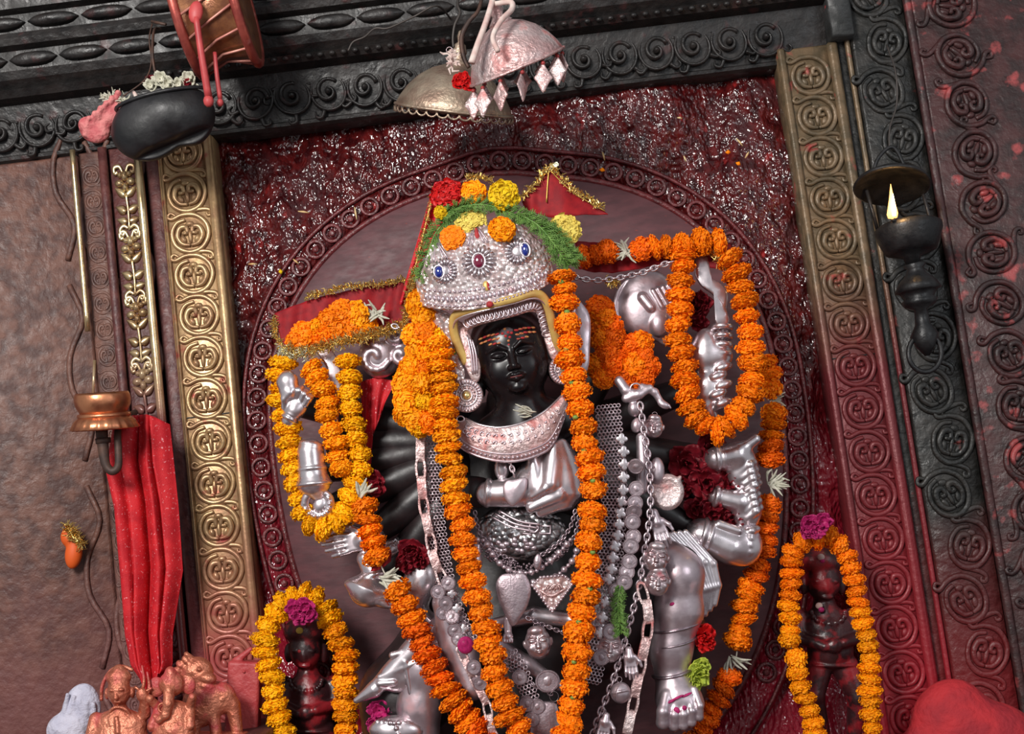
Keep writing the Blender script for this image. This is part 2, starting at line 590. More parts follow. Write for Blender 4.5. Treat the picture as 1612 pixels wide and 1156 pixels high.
# ---- shared scroll medallion (radius 1, relief), laid in (x, z, out)
def tendrils(m, k=1.0):
    a = catmull([(-.70, 1.02), (-.95, 1.18), (-1.12, 1.0), (-.9, .86), (-.35, 1.05), (.35, .98), (.88, .5), (.97, -.15), (.6, -.78), (-.1, -.97), (-.75, -.62), (-.95, .05), (-.7, .6), (-.2, .78)], 6)
    m.tube(np.c_[a, np.full(len(a), .08)], [.07, .10, .12, .14, .15, .15, .14, .13, .10], 6, flat=1.2)
    b = catmull([(.15, -.98), (.75, -1.0), (1.08, -1.12), (1.12, -1.36), (.9, -1.38), (.88, -1.22)], 5)
    m.tube(np.c_[b, np.full(len(b), .06)], [.13, .12, .10, .07], 6)
    for sx in (-1, 1):
        c = catmull([(sx * .02, -.62), (sx * .42, -.52), (sx * .66, -.12), (sx * .52, .32), (sx * .2, .36), (sx * .14, .08), (sx * .34, .02)], 6)
        m.tube(np.c_[c, np.full(len(c), .12)], [.09, .13, .16, .17, .15, .12, .10], 6, flat=1.3)
        m.ell((sx * .36, -.28, .08), (.16, .26, .16), sx * -20, 8, 6)
        m.ell((sx * .33, .04, .14), .12, 0, 8, 5)
    m.ell((0, -.15, .06), (.13, .42, .15), 0, 8, 6)
    m.ell((0, .55, .05), (.24, .16, .14), 0, 8, 6)
    return m


def share(m, name, mt, smooth='all'):
    me, _ = mesh_of(m, Wall(0), name, mt, (0, 0, 0), smooth)
    return me


SCROLL = {k: share(tendrils(M()), 'scroll_medallion', k) for k in ('brass_relief', 'olive_relief', 'soot_stone', 'soot_jamb')}


def rosette_mesh(mt):
    m = M()
    m.tube(np.array([(math.cos(t) * .92, math.sin(t) * .92, .03) for t in np.linspace(0, 2 * PI, 28)[:-1]]), .10, 6, closed=True)
    a = np.array([(math.cos(t) * (.72 - .075 * t), math.sin(t) * (.72 - .075 * t), .05 + .01 * t) for t in np.linspace(.4, 7.6, 34)])
    m.tube(a, [.13, .13, .12, .09], 6, flat=1.2)
    m.ell((0.02, .0, .10), (.2, .2, .2), 0, 10, 6)
    for s_ in (-1, 1):
        b = catmull([(s_ * .65, .75), (s_ * .95, 1.0), (s_ * 1.2, .85), (s_ * 1.1, .62)], 5)
        m.tube(np.c_[b, np.full(len(b), .03)], [.12, .09, .05], 6)
        b = catmull([(s_ * .65, -.75), (s_ * .95, -1.0), (s_ * 1.2, -.85), (s_ * 1.1, -.62)], 5)
        m.tube(np.c_[b, np.full(len(b), .03)], [.12, .09, .05], 6)
    return share(m, 'rosette', mt)


# ---- left carved frame
def scroll_pilaster(name, x0, x1, zt, mt, zc0, dz, n, r, label, xc=None, raise_=0.026, mt2=None):
    root = slab(name, x0, x1, ZB, zt, -0.03, raise_, mt, label=label, cat='pilaster', kind='structure')
    xc = (x0 + x1) / 2 if xc is None else xc
    for i in range(n):
        z = zc0 - i * dz
        if z < ZB + r: break
        o = put(SCROLL[mt], 'scroll_medallion', (xc + rng.normal() * .0006, -raise_ + .001, z), root, Quaternion((0, 1, 0), rng.normal() * .03), (r, r * .85, r))
    return root


g = scroll_pilaster('trim_1', XL(258), XL(349), ZL, 'brass_relief', wx(294, 299, .05)[1] + .0825, .0827, 17, .0375, 'gold coloured scroll pilaster along the left edge of the red wall', (XL(266) + XL(332)) / 2)
slab('border', XL(334), XL(348), ZB, ZL, .025, .038, 'brass_relief', g, .004)
slab('border', XL(258), XL(265), ZB, ZL, .025, .033, 'brass_relief', g, .003)
zj = wx(330, 652, .05)[1]
slab('seam', XL(256), XL(350), zj - .0012, zj + .0012, .020, .0278, 'soot_stone', g, .0004)
slab('trim_2', XL(236), XL(260), ZB, ZL, -0.03, 0.022, 'groove_maroon', label='dark maroon groove beside the gold scroll pilaster', cat='moulding', kind='structure')


def rod(name, px0, px1, row, mt, out, label, zt=ZL, zb=ZB):
    xa, xb = wx(px0, row, .05)[0], wx(px1, row, .05)[0]
    r = abs(xb - xa) / 2
    m = M().tube([((xa + xb) / 2, zb + (zt - zb) * t, out) for t in np.linspace(0, 1, 12)], r, 10)
    return part(m, name, mt, WF, None, 'all', label, 'moulding', kind='structure')


rod('trim_3', 223, 237, 404, 'brass_bright', .045, 'bright brass rod between leaf band and dark groove', zb=ZB)
lb = slab('trim_4', XL(176), XL(226), ZB, ZL, -0.03, 0.020, 'groove_maroon', label='dark pilaster band with gilded leaf sprays', cat='pilaster', kind='structure')


def leaf_blade(m, c, L, wd, ang, h=.35):
    """curved leaf relief; c base, ang degrees, local (x, z)"""
    a = R_(ang); d = np.array([math.cos(a), math.sin(a)]); q = np.array([-d[1], d[0]])
    R = []
    for t in np.linspace(0, 1, 8):
        w = wd * math.sin(PI * min(1, .12 + .88 * t) ** .8) + .004
        p = np.array(c) + d * L * t
        R.append([(p + q * w * s_).tolist() + [h * (1 - s_ * s_) * (1 - .5 * t) + .02] for s_ in (-1, -.6, 0, .6, 1)] + [(p + q * w * s_).tolist() + [-.05] for s_ in (.6, -.6)])
    m.rings([np.array(r) for r in R], True)
    return m


def spray():
    m = M()
    m.tube(catmull([(0, -2.2, .1), (.05, -1.2, .15), (0, -.3, .15)], 5), [.07, .09, .11], 6)
    for s_ in (-1, 1):
        leaf_blade(m, (s_ * .05, -.35), .85, .26, 90 - s_ * 55)
        leaf_blade(m, (s_ * .1, -1.2), .75, .28, 90 - s_ * 65)
        leaf_blade(m, (s_ * .1, -1.75), .7, .25, 90 - s_ * 75)
        c = catmull([(s_ * .05, -2.1), (s_ * .35, -1.95), (s_ * .62, -2.15), (s_ * .5, -2.45), (s_ * .3, -2.3)], 5)
        m.tube(np.c_[c, np.full(len(c), .12)], [.1, .13, .14, .11], 6)
        c = catmull([(s_ * .1, .9), (s_ * .3, 1.25), (s_ * .65, 1.2), (s_ * .62, .9), (s_ * .42, .95)], 5)
        m.tube(np.c_[c, np.full(len(c), .12)], [.1, .13, .13, .1], 6)
    for (x, z, rx, rz, h) in ((-.38, .35, .34, .22, .3), (.38, .4, .34, .24, .3), (0, .72, .26, .3, .34), (0, .12, .22, .26, .38), (-.3, .78, .2, .16, .25), (.32, .82, .2, .16, .25)):
        m.ell((x, z, .05), (rx, rz, h), 0, 10, 6)
    return share(m, 'leaf_spray', 'brass_leaf')


SPRAY = spray()
zs0 = wx(195, 292, .05)[1]; zp = .1335
for i in range(-1, 13):
    z = zs0 - i * zp
    if ZB + .08 < z < ZL - .04:
        put(SPRAY, 'leaf_spray', (XL(201), -.020, z), lb, None, (.030, .024, .038))
rod('trim_5', 163, 178, 404, 'groove_maroon', .030, 'rounded maroon moulding beside the gilded leaf band')
cb = slab('trim_6', XL(128), XL(166), ZB, ZL, -0.03, 0.018, 'brown_carved', label='brown carved band outside the rounded maroon moulding', cat='pilaster', kind='structure')
for i in range(30):
    put(SCROLL['brass_relief'] if False else SCROLL['soot_jamb'], 'scroll_medallion', ((XL(128) + XL(166)) / 2, -.017, ZL - .05 - i * .052), cb, None, (.018, .010, .021), None)
for o_ in cb.children:
    o_.material_slots[0].link = 'OBJECT'; o_.material_slots[0].material = MAT['brown_carved']
rod('trim_7', 121, 130, 404, 'brass_bright', .040, 'thin bright brass bead along the outermost left carved band', zb=wx(140, 520, .05)[1])
ob = slab('trim_8', -1.5, XL(124), ZB, ZL, -0.03, 0.010, 'brown_carved', label='broad worn brown stone band carved with wavy lines at far left', cat='pilaster', kind='structure')
for i in range(16):                      # incised wavy relief lines
    x = -0.70 - .05 * (i % 4); z = ZB + .12 + .4 * (i // 4) + .1 * (i % 2)
    pts = catmull([(x + .02 * math.sin(k * 1.9), z + .07 * k, .012) for k in range(6)], 4)
    part(M().tube(pts, .006, 6, flat=.8), 'carved_line', 'brown_carved', WF, ob, 'all')

# ---- right carved frame
g = scroll_pilaster('trim_9', XR(1276), XR(1374), ZL + .03, 'olive_relief', wx(1276, 114, .05)[1] + .0, .0838, 20, .0375, 'sooty olive scroll pilaster turning red near its foot, right of the statue', (XR(1291) + XR(1358)) / 2)
slab('border', XR(1276), XR(1288), ZB, ZL + .03, .025, .036, 'olive_relief', g, .004)
slab('border', XR(1357), XR(1374), ZB, ZL + .03, .025, .040, 'olive_relief', g, .006)
zj = wx(1370, 556, .05)[1]
slab('seam', XR(1277), XR(1373), zj - .0012, zj + .0012, .020, .0278, 'soot_stone', g, .0004)
slab('trim_10', XR(1374), XR(1398), ZB, 3.3, -0.03, 0.020, 'soot_jamb', label='narrow dark groove beside the olive scroll pilaster', cat='moulding', kind='structure')
rod('trim_11', 1388, 1397, 400, 'olive_relief', .026, 'thin olive bead in the dark groove right of the scroll pilaster', zt=3.3)
db = slab('trim_12', XR(1398), XR(1492), ZB, 3.3, -0.03, 0.035, 'soot_jamb', label='soot black jamb carved with leafy scrolls behind the hanging oil lamp', cat='pilaster', kind='structure')
for i in range(20):
    put(SCROLL['soot_jamb'], 'scroll_medallion', ((XR(1398) + XR(1492)) / 2 + .012 * (-1) ** i, -.034, 2.95 - i * .1), db, Quaternion((0, 1, 0), .35 * (-1) ** i), (.038, .030, .044))
rod('trim_13', 1488, 1502, 400, 'red_jamb', .045, 'pink dusted bead between black jamb and red carved jamb', zt=3.3)
rj = slab('trim_14', XR(1500), 1.7, ZB, 3.3, -0.03, 0.05, 'red_jamb', label='outer jamb with pink powder caught on its carving at far right', cat='pilaster', kind='structure')
for i in range(20):
    put(SCROLL['soot_jamb'], 'scroll_medallion', (XR(1500) + .075, -.049, 2.90 - i * .10), rj, Quaternion((0, 1, 0), .6 * i), (.040, .040, .044))
for o_ in rj.children:
    o_.material_slots[0].link = 'OBJECT'; o_.material_slots[0].material = MAT['red_jamb']

# ---- lintel: stepped mouldings, z upward from the soffit
lt = M()
XA, XB = -1.5, wx(1316, 60, .08)[0]
prof = [(0, -.04), (0, .004), (.004, .014), (.010, .016), (.014, .010), (.108, .034), (.112, .066), (.124, .078), (.128, .070), (.140, .088), (.155, .096), (.158, .088), (.196, .092),
        (.200, .112), (.212, .118), (.224, .112), (.228, .104), (.262, .110), (.266, .130), (.290, .134), (.294, .120), (.40, .130), (.60, .130), (.60, -.03)]
lt.rings([np.array([(x, ZL + h, o) for h, o in prof]) for x in (XA, XB)], True)
root = part(lt, 'trim_15', 'soot_stone', WF, None, False, 'soot black carved lintel with stepped mouldings across the top', 'lintel', kind='structure')
ROS = rosette_mesh('soot_stone')
x = XA + .05; i = 0
xq = np.arange(wx(397, 161, .06)[0] - .0735 * 14, XB - .05, .0735)
for x in xq:
    put(ROS, 'rosette', (x, -.020, ZL + .060), root, Quaternion((0, 1, 0), rng.normal() * .3), (.037, .060, .041))
bead = share(M().ell((0, 0, 0), (1, 1, 1), 0, 8, 6), 'bead', 'soot_stone')
for x in np.arange(-.62, XB - .02, .0115 * 2):
    put(bead, 'bead', (x, -.078, ZL + .118), root, None, (.0068, .006, .0055))


def petal():
    m = M()
    R = []
    for t in np.linspace(0, 1, 9):
        w = 1.0 * (1 - abs(2 * t - 1) ** 3.2) ** .8 * .98 + .02
        R.append(np.array([((2 * t - 1), s_ * w * .5, .5 * math.sqrt(max(0, 1 - s_ * s_)) * math.sin(PI * (.06 + .88 * t)) ** .6) for s_ in np.linspace(-1, 1, 9)]))
    m.rings(R, True)
    return share(m, 'lotus_petal', 'soot_stone')


PET = petal()
for x in np.arange(-1.15, XB - .04, .098):
    put(PET, 'lotus_petal', (x, -.090, ZL + .177), root, None, (.047, .03, .030))
for x in np.arange(-1.12, XB - .04, .105):
    put(PET, 'lotus_petal', (x, -.106, ZL + .245), root, None, (.050, .034, .028))
for i, x in enumerate(np.arange(-1.1, XB - .05, .12)):
    put(SCROLL['soot_stone'], 'scroll_medallion', (x, -.124, ZL + .345), root, Quaternion((0, 1, 0), 1.3), (.044, .05, .05))
# dark plain jamb block above the right pilaster
slab('trim_16', XB - .002, XR(1400), ZL + .03, 3.3, -0.03, .062, 'soot_dark', label='plain soot black block above the olive scroll pilaster', cat='lintel', kind='structure')

# ---- stone backplate behind the statue
BC, BA, BB = (0.013, 1.905), 0.497, 0.470


def oval(a, k=1.0, dr=0.0):
    c, s_ = math.cos(a), math.sin(a)
    e = 2 / 2.25
    x = (BA * k + dr) * abs(c) ** e * math.copysign(1, c); z = (BB * k + dr) * abs(s_) ** e * math.copysign(1, s_)
    if z < 0: z *= 1.55
    else: z *= 1 + .03 * math.exp(-((a - PI / 2) / .12) ** 2)
    return BC[0] + x, BC[1] + z


bp = thing('trim_19', 'smooth maroon oval stone backplate with a ringed rim behind the statue', 'backplate', (BC[0], 0, 1.1), kind='structure')
angs = np.linspace(0, 2 * PI, 97)[:-1]
m = M()
m.rings([np.array([(*oval(a, k), o) for a in angs]) for k, o in ((1.005, -.003), (1.0, .008), (.985, .014), (.8, .017), (.5, .02), (.02, .022))], True)
part(m, 'slab', 'maroon_plate', WF, bp, 'all')
m = M()
m.rings([np.array([(*oval(a, 1, dr), o) for a in angs]) for dr, o in ((.066, -.045), (.060, -.008), (.050, .001), (.006, .001), (.002, -.04))], False)
part(m, 'rim_band', 'maroon_crust', WF, bp, 'all')
part(M().tube(np.array([(*oval(a), .010) for a in angs]), .0065, 8, closed=True), 'inner_rim', 'maroon_rim', WF, bp, 'all')
part(M().tube(np.array([(*oval(a, 1, .052), .004) for a in angs]), .0040, 8, closed=True), 'outer_rim', 'maroon_rim', WF, bp, 'all')
ring = M()
ring.tube(np.array([(math.cos(t), math.sin(t), .1) for t in np.linspace(0, 2 * PI, 21)[:-1]]), .22, 6, closed=True)
ring.ell((0, 0, .05), (.42, .42, .3), 0, 10, 6)
RING = share(ring, 'rim_ring', 'maroon_rim')
al = np.linspace(-.75, PI + .75, 400); pts = np.array([oval(a, 1, .027) for a in al])
s_ = np.r_[0, np.cumsum(np.linalg.norm(np.diff(pts, axis=0), axis=1))]
for q in np.arange(0, s_[-1], .046):
    put(RING, 'rim_ring', (np.interp(q, s_, pts[:, 0]), -.003, np.interp(q, s_, pts[:, 1])), bp, None, (.0165, .010, .0165))
# altar ledges below the picture
slab('trim_17', -1.5, -.50, 1.0, 1.393, -.03, .52, 'ledge_stone', label='stone step carrying the copper figures', cat='ledge', kind='structure')
slab('trim_18', -.50, 1.6, .7, 1.08, -.03, .62, 'ledge_stone', label='stone altar ledge carrying the statue', cat='ledge', kind='structure')

# ------------------------------------------------------------------ the statue
mat('black_stone', (0.012, 0.008, 0.009), (0.022, 0.013, 0.014), 30, 0.34, rough2=0.5, bump=0.15, bscale=60, dust=[((0.10, 0.008, 0.012), 16, 0.66, 0.78)])
mat('face_stone', (0.006, 0.004, 0.005), (0.010, 0.007, 0.008), 30, 0.24, rough2=0.34, spec=0.32)
mat('dark_red_stone', (0.026, 0.008, 0.010), (0.060, 0.012, 0.014), 18, 0.26, rough2=0.45, bump=0.3, bscale=90, dust=[((0.26, 0.014, 0.020), 26, 0.50, 0.60)])
mat('silver', (0.78, 0.71, 0.74), (0.66, 0.57, 0.60), 25, 0.24, 0.92, rough2=0.36, bump=0.06, bscale=60, dust=[((0.62, 0.30, 0.31), 13, 0.66, 0.80)])
mat('silver_worn', (0.68, 0.57, 0.61), (0.52, 0.42, 0.46), 30, 0.30, 0.85, rough2=0.45, bump=0.15, bscale=120, dist=0.002, dust=[((0.55, 0.26, 0.27), 18, 0.62, 0.78)])
mat('silver_emboss', (0.86, 0.76, 0.75), (0.70, 0.52, 0.51), 60, 0.30, 0.62, bump=1.0, bscale=105, btype='voronoi', dist=0.0065, dust=[((0.50, 0.24, 0.24), 24, 0.64, 0.80)])
mat('silver_pink', (0.72, 0.58, 0.57), (0.58, 0.36, 0.35), 24, 0.34, 0.7, rough2=0.5, bump=0.9, bscale=130, dist=0.004, dust=[((0.52, 0.16, 0.15), 30, 0.54, 0.70)])
mat('parasol_old', (0.50, 0.40, 0.30), (0.36, 0.24, 0.18), 26, 0.36, 0.75, rough2=0.5, bump=0.5, bscale=170, dist=0.003, dust=[((0.42, 0.14, 0.11), 20, 0.66, 0.78)])
mat('silver_dark', (0.42, 0.34, 0.37), (0.26, 0.20, 0.23), 60, 0.33, 0.9, bump=0.2, bscale=200, dist=0.002)
mat('silver_belly', (0.45, 0.44, 0.45), (0.25, 0.24, 0.25), 60, 0.30, 0.9, bump=1.0, bscale=90, btype='voronoi', dist=0.006)
mat('gold_paint', (0.62, 0.42, 0.12), (0.50, 0.30, 0.09), 40, 0.4, 0.25, bump=0.1)
mat('gold_boss', (0.85, 0.66, 0.28), None, rough=0.25, metal=0.8)
mat('ruby', (0.16, 0.004, 0.03), None, rough=0.08, spec=0.8, coat=1.0)
mat('sapphire', (0.004, 0.016, 0.20), None, rough=0.08, spec=0.8, coat=1.0)
mat('paint_yellow', (0.55, 0.25, 0.07), (0.35, 0.05, 0.03), 200, 0.6)
mat('lip_red', (0.10, 0.016, 0.016), None, rough=0.5)
mat('paint_red', (0.42, 0.02, 0.02), (0.30, 0.015, 0.02), 200, 0.7)

ST = thing('deity_statue', 'black stone deity statue with fanned arms and silver clad hands standing against the red wall', 'statue', Fr(.2).pt(815, 1330))
B = Fr(.14)
# torso, hips and legs: one continuous stone body
pr = [ell((812, 790, 20), (118, 150, 78), -4, 30), ell((815, 690, 10), (150, 62, 62), -8, 30), ell((820, 960, 20), (160, 120, 78), 0, 40),
      cap((812, 700, 40), (812, 640, 70), 44, 44, 20)]
pr += chain_caps([(720, 1010, 10), (640, 1090, 40), (620, 1230, 20)], [85, 62, 50], 30)
pr += chain_caps([(930, 980, 20), (1050, 900, 60), (1062, 1000, 55), (1075, 1080, 55)], [90, 46, 38, 30], 25)
pr += [cap((820, 1040, 18), (820, 1330, 22), 92, 96, 40), bxs((815, 1330, 30), (260, 30, 88), 0, 8, 20)]
part(sdf(pr, 4.5), 'body', 'black_stone', B, ST, 'all')


def arm(pts, r, mt='black_stone', fr=Fr(.13)):
    P = catmull(pts, 7)
    m = M().tube(P, r, 14)
    return part(m, 'arm', mt, fr, ST, 'all')


for (e, w1) in (((470, 640), 20), ((520, 700), 26), ((500, 745), 30), ((520, 800), 34), ((565, 860), 38), ((595, 925), 34), ((600, 575), 44)):
    arm([(762, 700, 10), ((762 + e[0]) / 2 + 8, (705 + e[1]) / 2 - 4, w1 + 6), (e[0], e[1], w1)], [34, 32, 29, 24, 17])
for (e, w1) in (((1120, 600), 22), ((1120, 722), 26), ((1125, 782), 28), ((1090, 835), 34), ((1010, 500), 30)):
    arm([(880, 690, 10), ((880 + e[0]) / 2 - 10, (690 + e[1]) / 2 + 4, w1 + 4), (e[0], e[1], w1)], [34, 32, 28, 22, 17])
arm([(900, 700, 30), (905, 780, 90), (870, 770, 150)], [34, 30, 24], fr=Fr(.14))
arm([(730, 700, 30), (715, 770, 90), (765, 778, 150)], [34, 30, 22], fr=Fr(.14))

# ---- head: dark polished face, tilted
HC, HT = (807, 569), -12.0


def face_prims(s=1.0):
    p = [ell((0, -6, 0), (57, 66, 44), 0, 8), ell((0, 22, 8), (44, 36, 33), 0, 14), ell((0, -34, 4), (49, 36, 38), 0, 12),
         ell((-24, 14, 26), (18, 20, 14), 0, 10), ell((24, 14, 26), (18, 20, 14), 0, 10)]
    p += [cap((0, -16, 40), (0, 13, 51), 3.2, 5.2, 5), ell((-6, 15, 47), (4.2, 3.6, 4.5), 0, 3), ell((6, 15, 47), (4.2, 3.6, 4.5), 0, 3)]
    for s_ in (-1, 1):
        p += [ell((s_ * 19, -9, 40), (14, 8, 6), s_ * -6, 5, -1)]
        p += [ell((s_ * 19, -8, 33.8), (13, 5.6, 8), s_ * -6, 3)]
        p += chain_caps([(s_ * 7, -15, 45), (s_ * 18, -22.5, 44), (s_ * 36, -17, 34)], [2.2, 2.6, 1.6], 3)
        p += chain_caps([(s_ * 8, -7, 42), (s_ * 19, -5, 43.6), (s_ * 31, -8, 37)], [.9, 1.3, .8], 1.2)
    p += chain_caps([(-14, 27, 41), (-5, 25.5, 46), (0, 26.5, 46.5), (5, 25.5, 46), (14, 27, 41)], [1.6, 2.8, 2.6, 2.8, 1.6], 2.2)
    p += chain_caps([(-10, 30.5, 43), (0, 32.5, 46.5), (10, 30.5, 43)], [1.8, 3.3, 1.8], 2.2)
    p += [ell((0, 45, 36), (13, 9, 9), 0, 8)]
    return p


hp = face_prims()
hp += [ell((0, -18, -26), (66, 78, 44), 0, 10), cap((0, 40, -14), (0, 108, -20), 36, 46, 14), ell((0, 106, -16), (92, 42, 30), 0, 20)]
for s_ in (-1, 1):
    hp += [ell((s_ * 56, 4, -6), (9, 26, 14), 0, 5), ell((s_ * 58, 32, -4), (7, 14, 9), 0, 5)]
m = sdf(hp, 1.6).turn((0, 0), HT).move(lambda a: a + np.array([HC[0], HC[1], 0]))
FH = Fr(.335)
head = part(m, 'head', 'face_stone', FH, ST, 'all', label='polished black face with half closed eyes and painted forehead')


def hpt(x, y, w):
    q = rot2(np.array([x, y, w], float), (0, 0), HT)
    return q + np.array([HC[0], HC[1], 0])


# painted marks on the brow
pm, pr_ = M(), M()
for i, (y, n) in enumerate(((-42, 5), (-35, 5), (-28, 3))):
    for s_ in (-1, 1):
        for k in range(n):
            x = s_ * (15 + 6.6 * k)
            w = 38 * math.sqrt(max(.05, 1 - (x / 56) ** 2 - ((y + 30) / 70) ** 2)) + 6.5
            (pm if (k + i) % 3 else pr_).ell(hpt(x, y + .6 * abs(k - 2), w - 1.2), (4.3, 1.9, 2.0), HT + s_ * 12, 8, 5)
for (x, y) in ((-2, -46), (2, -40), (-3, -35), (3, -32), (0, -27), (-1, -21), (1, -17), (-7, -40), (7, -38)):
    w = 38 * math.sqrt(max(.05, 1 - (x / 56) ** 2 - ((y + 30) / 70) ** 2)) + 6.5
    (pr_ if (x + y) % 3 else pm).ell(hpt(x, y, w - .8), (2.6, 2.4, 1.8), 0, 8, 5)
mat('ash_paint', (0.10, 0.085, 0.095), (0.06, 0.045, 0.05), 300, 0.8)
am = M()
for (x, y, a_, b_) in ((0, -40, 12, 9), (0, -30, 9, 9), (0, -21, 5.5, 8)):
    w = 38 * math.sqrt(max(.05, 1 - (x / 56) ** 2 - ((y + 30) / 70) ** 2)) + 6.5
    am.ell(hpt(x, y, w - 4.2), (a_, b_, 4), HT, 14, 8)
part(am, 'forehead_ash', 'ash_paint', FH, ST, 'all', label='grey ash mark on the brow', kind='stuff')
part(pm, 'forehead_paint', 'paint_yellow', FH, ST, 'all', label='rows of small yellow paint dabs')
part(pr_, 'forehead_paint', 'paint_red', FH, ST, 'all', label='red paint dabs down the brow')
part(M().ell((823, 612, 20), (1, 1, 1), 0, 6, 4) if False else M().tube(catmull([hpt(-9, 29.4, 46.6), hpt(0, 29.8, 49.2), hpt(9, 29.4, 46.6)], 5), 1.3, 6), 'lip_paint', 'lip_red', FH, ST, 'all')

# ---- silver hands (all parts of the statue)
def tf(c, ang, s, mir=1):
    ca, sa = math.cos(R_(ang)), math.sin(R_(ang))
    def f(x, y, w=0):
        y = y * mir
        return (c[0] + s * (x * ca - y * sa), c[1] + s * (x * sa + y * ca), c[2] + s * w)
    return f


def fist(c, ang=0.0, s=1.0, mir=1, cuff=True, wrist=36, curl=1.0):
    t = tf(c, ang, s, mir)
    p = [cap(t(-wrist, 0, -2), t(-8, 0, 0), 11.5 * s, 13 * s, 5), ell(t(0, 0, 0), (20 * s, 18 * s, 12 * s), ang, 6 * s)]
    for i in range(4):
        y = -14.5 + i * 9.6
        L = (1.0, 1.12, 1.06, .9)[i]
        p += chain_caps([t(10, y * .9, 5), t(22 * L, y, 11), t(27 * L, y, 3), t(18, y, -4)], [5.2 * s, 5.0 * s, 4.7 * s, 4.0 * s], 1.6 * s)
    p += chain_caps([t(-10, -14, 4), t(2, -20, 11), t(15, -15, 16)], [6 * s, 5.4 * s, 4.2 * s], 3 * s)
    if cuff:
        ax = (math.cos(R_(ang)), math.sin(R_(ang)), 0)
        p += [tor(t(-wrist + 4, 0, -2), 11.5 * s, 3.4 * s, ax, 1.5), tor(t(-wrist + 11, 0, -2), 12 * s, 2.4 * s, ax, 1.2)]
    return p


def open_hand(c, ang=0.0, s=1.0, mir=1, spread=1.0, wrist=30):
    t = tf(c, ang, s, mir)
    p = [cap(t(-wrist, 0, -2), t(-8, 0, 0), 9.5 * s, 12 * s, 5), bxs(t(2, 0, 0), (17 * s, 16 * s, 7 * s), ang, 5 * s, 5 * s)]
    for i in range(4):
        y = -12.5 + i * 8.4
        L = (30, 36, 33, 25)[i]
        p += chain_caps([t(14, y, 2), t(14 + L * .55, y * (1 + .12 * spread), 5), t(14 + L, y * (1 + .2 * spread), 1)], [4.6 * s, 4.2 * s, 3.3 * s], 1.6 * s)
    p += chain_caps([t(-8, -13, 2), t(4, -23, 5), t(17, -27, 6)], [5.4 * s, 4.8 * s, 3.6 * s], 3 * s)
    return p


def silver(pr, name='hand', mt='silver', fr=Fr(.20), vox=1.5, label=None, parent=None):
    return part(sdf(pr, vox), name, mt, fr, ST if parent is None else parent, 'all', label)


FL = Fr(.20)
# viewer's left: fist high on the outside, cup, ringed hand, open hand, bell foot, forearm
silver(fist((466, 640, 0), -62, .98, 1, True, 26) + [cap((454, 598, 4), (456, 616, 4), 14, 16, 4), ell((453, 602, 6), (17, 15, 14), -20, 4)], fr=Fr(.285), label='silver fist with a knob above it')
silver([cap((489, 712, 0), (492, 742, 0), 21, 22, 6), cap((492, 742, 0), (494, 758, 0), 20, 27, 5), ell((490, 700, 2), (19, 7, 17), 8, 3), tor((492, 738, 0), 21, 3, (0.1, 1, 0), 2), tor((495, 762, 0), 26, 3, (0.1, 1, 0), 2),
        cap((496, 762, 0), (500, 776, 0), 14, 13, 4)], 'wrist_cuff', fr=Fr(.28), label='flared silver cuff')
silver([tor((500, 793, 0), 20, 7, (0.1, 0.2, 1), 3), ell((504, 795, -2), (12, 15, 8), 20, 2)] + [ell((500 + 20 * math.cos(a), 793 + 20 * math.sin(a), 6), 3.2, 0, 1) for a in np.linspace(0, 2 * PI, 15)[:-1]], 'arm_ring', fr=Fr(.28), label='beaded silver ring')
silver(open_hand((562, 852, 4), 168, 1.05, -1, .8, 34), fr=Fr(.24), label='open silver hand with straight fingers')
silver([ell((590, 898, 0), (18, 12, 16), 20, 4), tor((588, 905, 0), 16, 4, (0.3, 1, 0), 2), cap((588, 905, 0), (580, 925, 0), 15, 32, 6), ell((585, 928, 2), (44, 15, 24), 14, 6), ell((598, 946, 2), (26, 10, 16), 20, 4), cap((585, 905, 0), (575, 880, -4), 13, 14, 4)], 'bell_cuff', fr=Fr(.25), label='bell shaped silver cuff')
silver(fist((618, 866, -4), -40, .62, 1, False, 20))
silver([cap((668, 905, 10), (646, 955, 10), 28, 26, 8), cap((646, 955, 10), (700, 1000, 18), 20, 14, 8), ell((668, 912, 20), (24, 30, 18), 20, 6), cap((630, 945, 16), (722, 1010, 26), 9, 9, 3)], 'forearm', fr=Fr(.23), label='broad silver forearm sleeve')
# swirled silver head beside the red cloth
sw = [ell((600, 556, 0), (34, 40, 24), 10, 4), ell((632, 548, 0), (16, 28, 18), -5, 4)]
for (cx, cy, r0) in ((592, 565, 24), (632, 562, 14), (622, 530, 13)):
    q = [(cx + r0 * (1 - .13 * t) * math.cos(t), cy + r0 * (1 - .13 * t) * math.sin(t), 20) for t in np.linspace(0.3, 5.8, 12)]
    sw += chain_caps(q, list(np.linspace(4.5, 6.5, 12)), 2)
silver(sw, 'silver_scroll_head', 'silver_worn', Fr(.235), 1.5, 'swirled silver elephant head form')
# long pale blade held upright among the left garland
bl = M().plate(catmull([(488, 520), (496, 516), (510, 530), (528, 560), (538, 590), (540, 622), (530, 640), (526, 622), (522, 595), (506, 566), (492, 545)], 4, True), -4, 4, 2.5, 2)
part(bl, 'blade', 'silver', Fr(.245), ST, label='short curved silver blade')
silver([ell((528, 636, 0), (9, 8, 8), 0, 3), cap((528, 640, 0), (532, 690, 0), 5, 4, 3)], 'blade_handle', 'silver', Fr(.245))

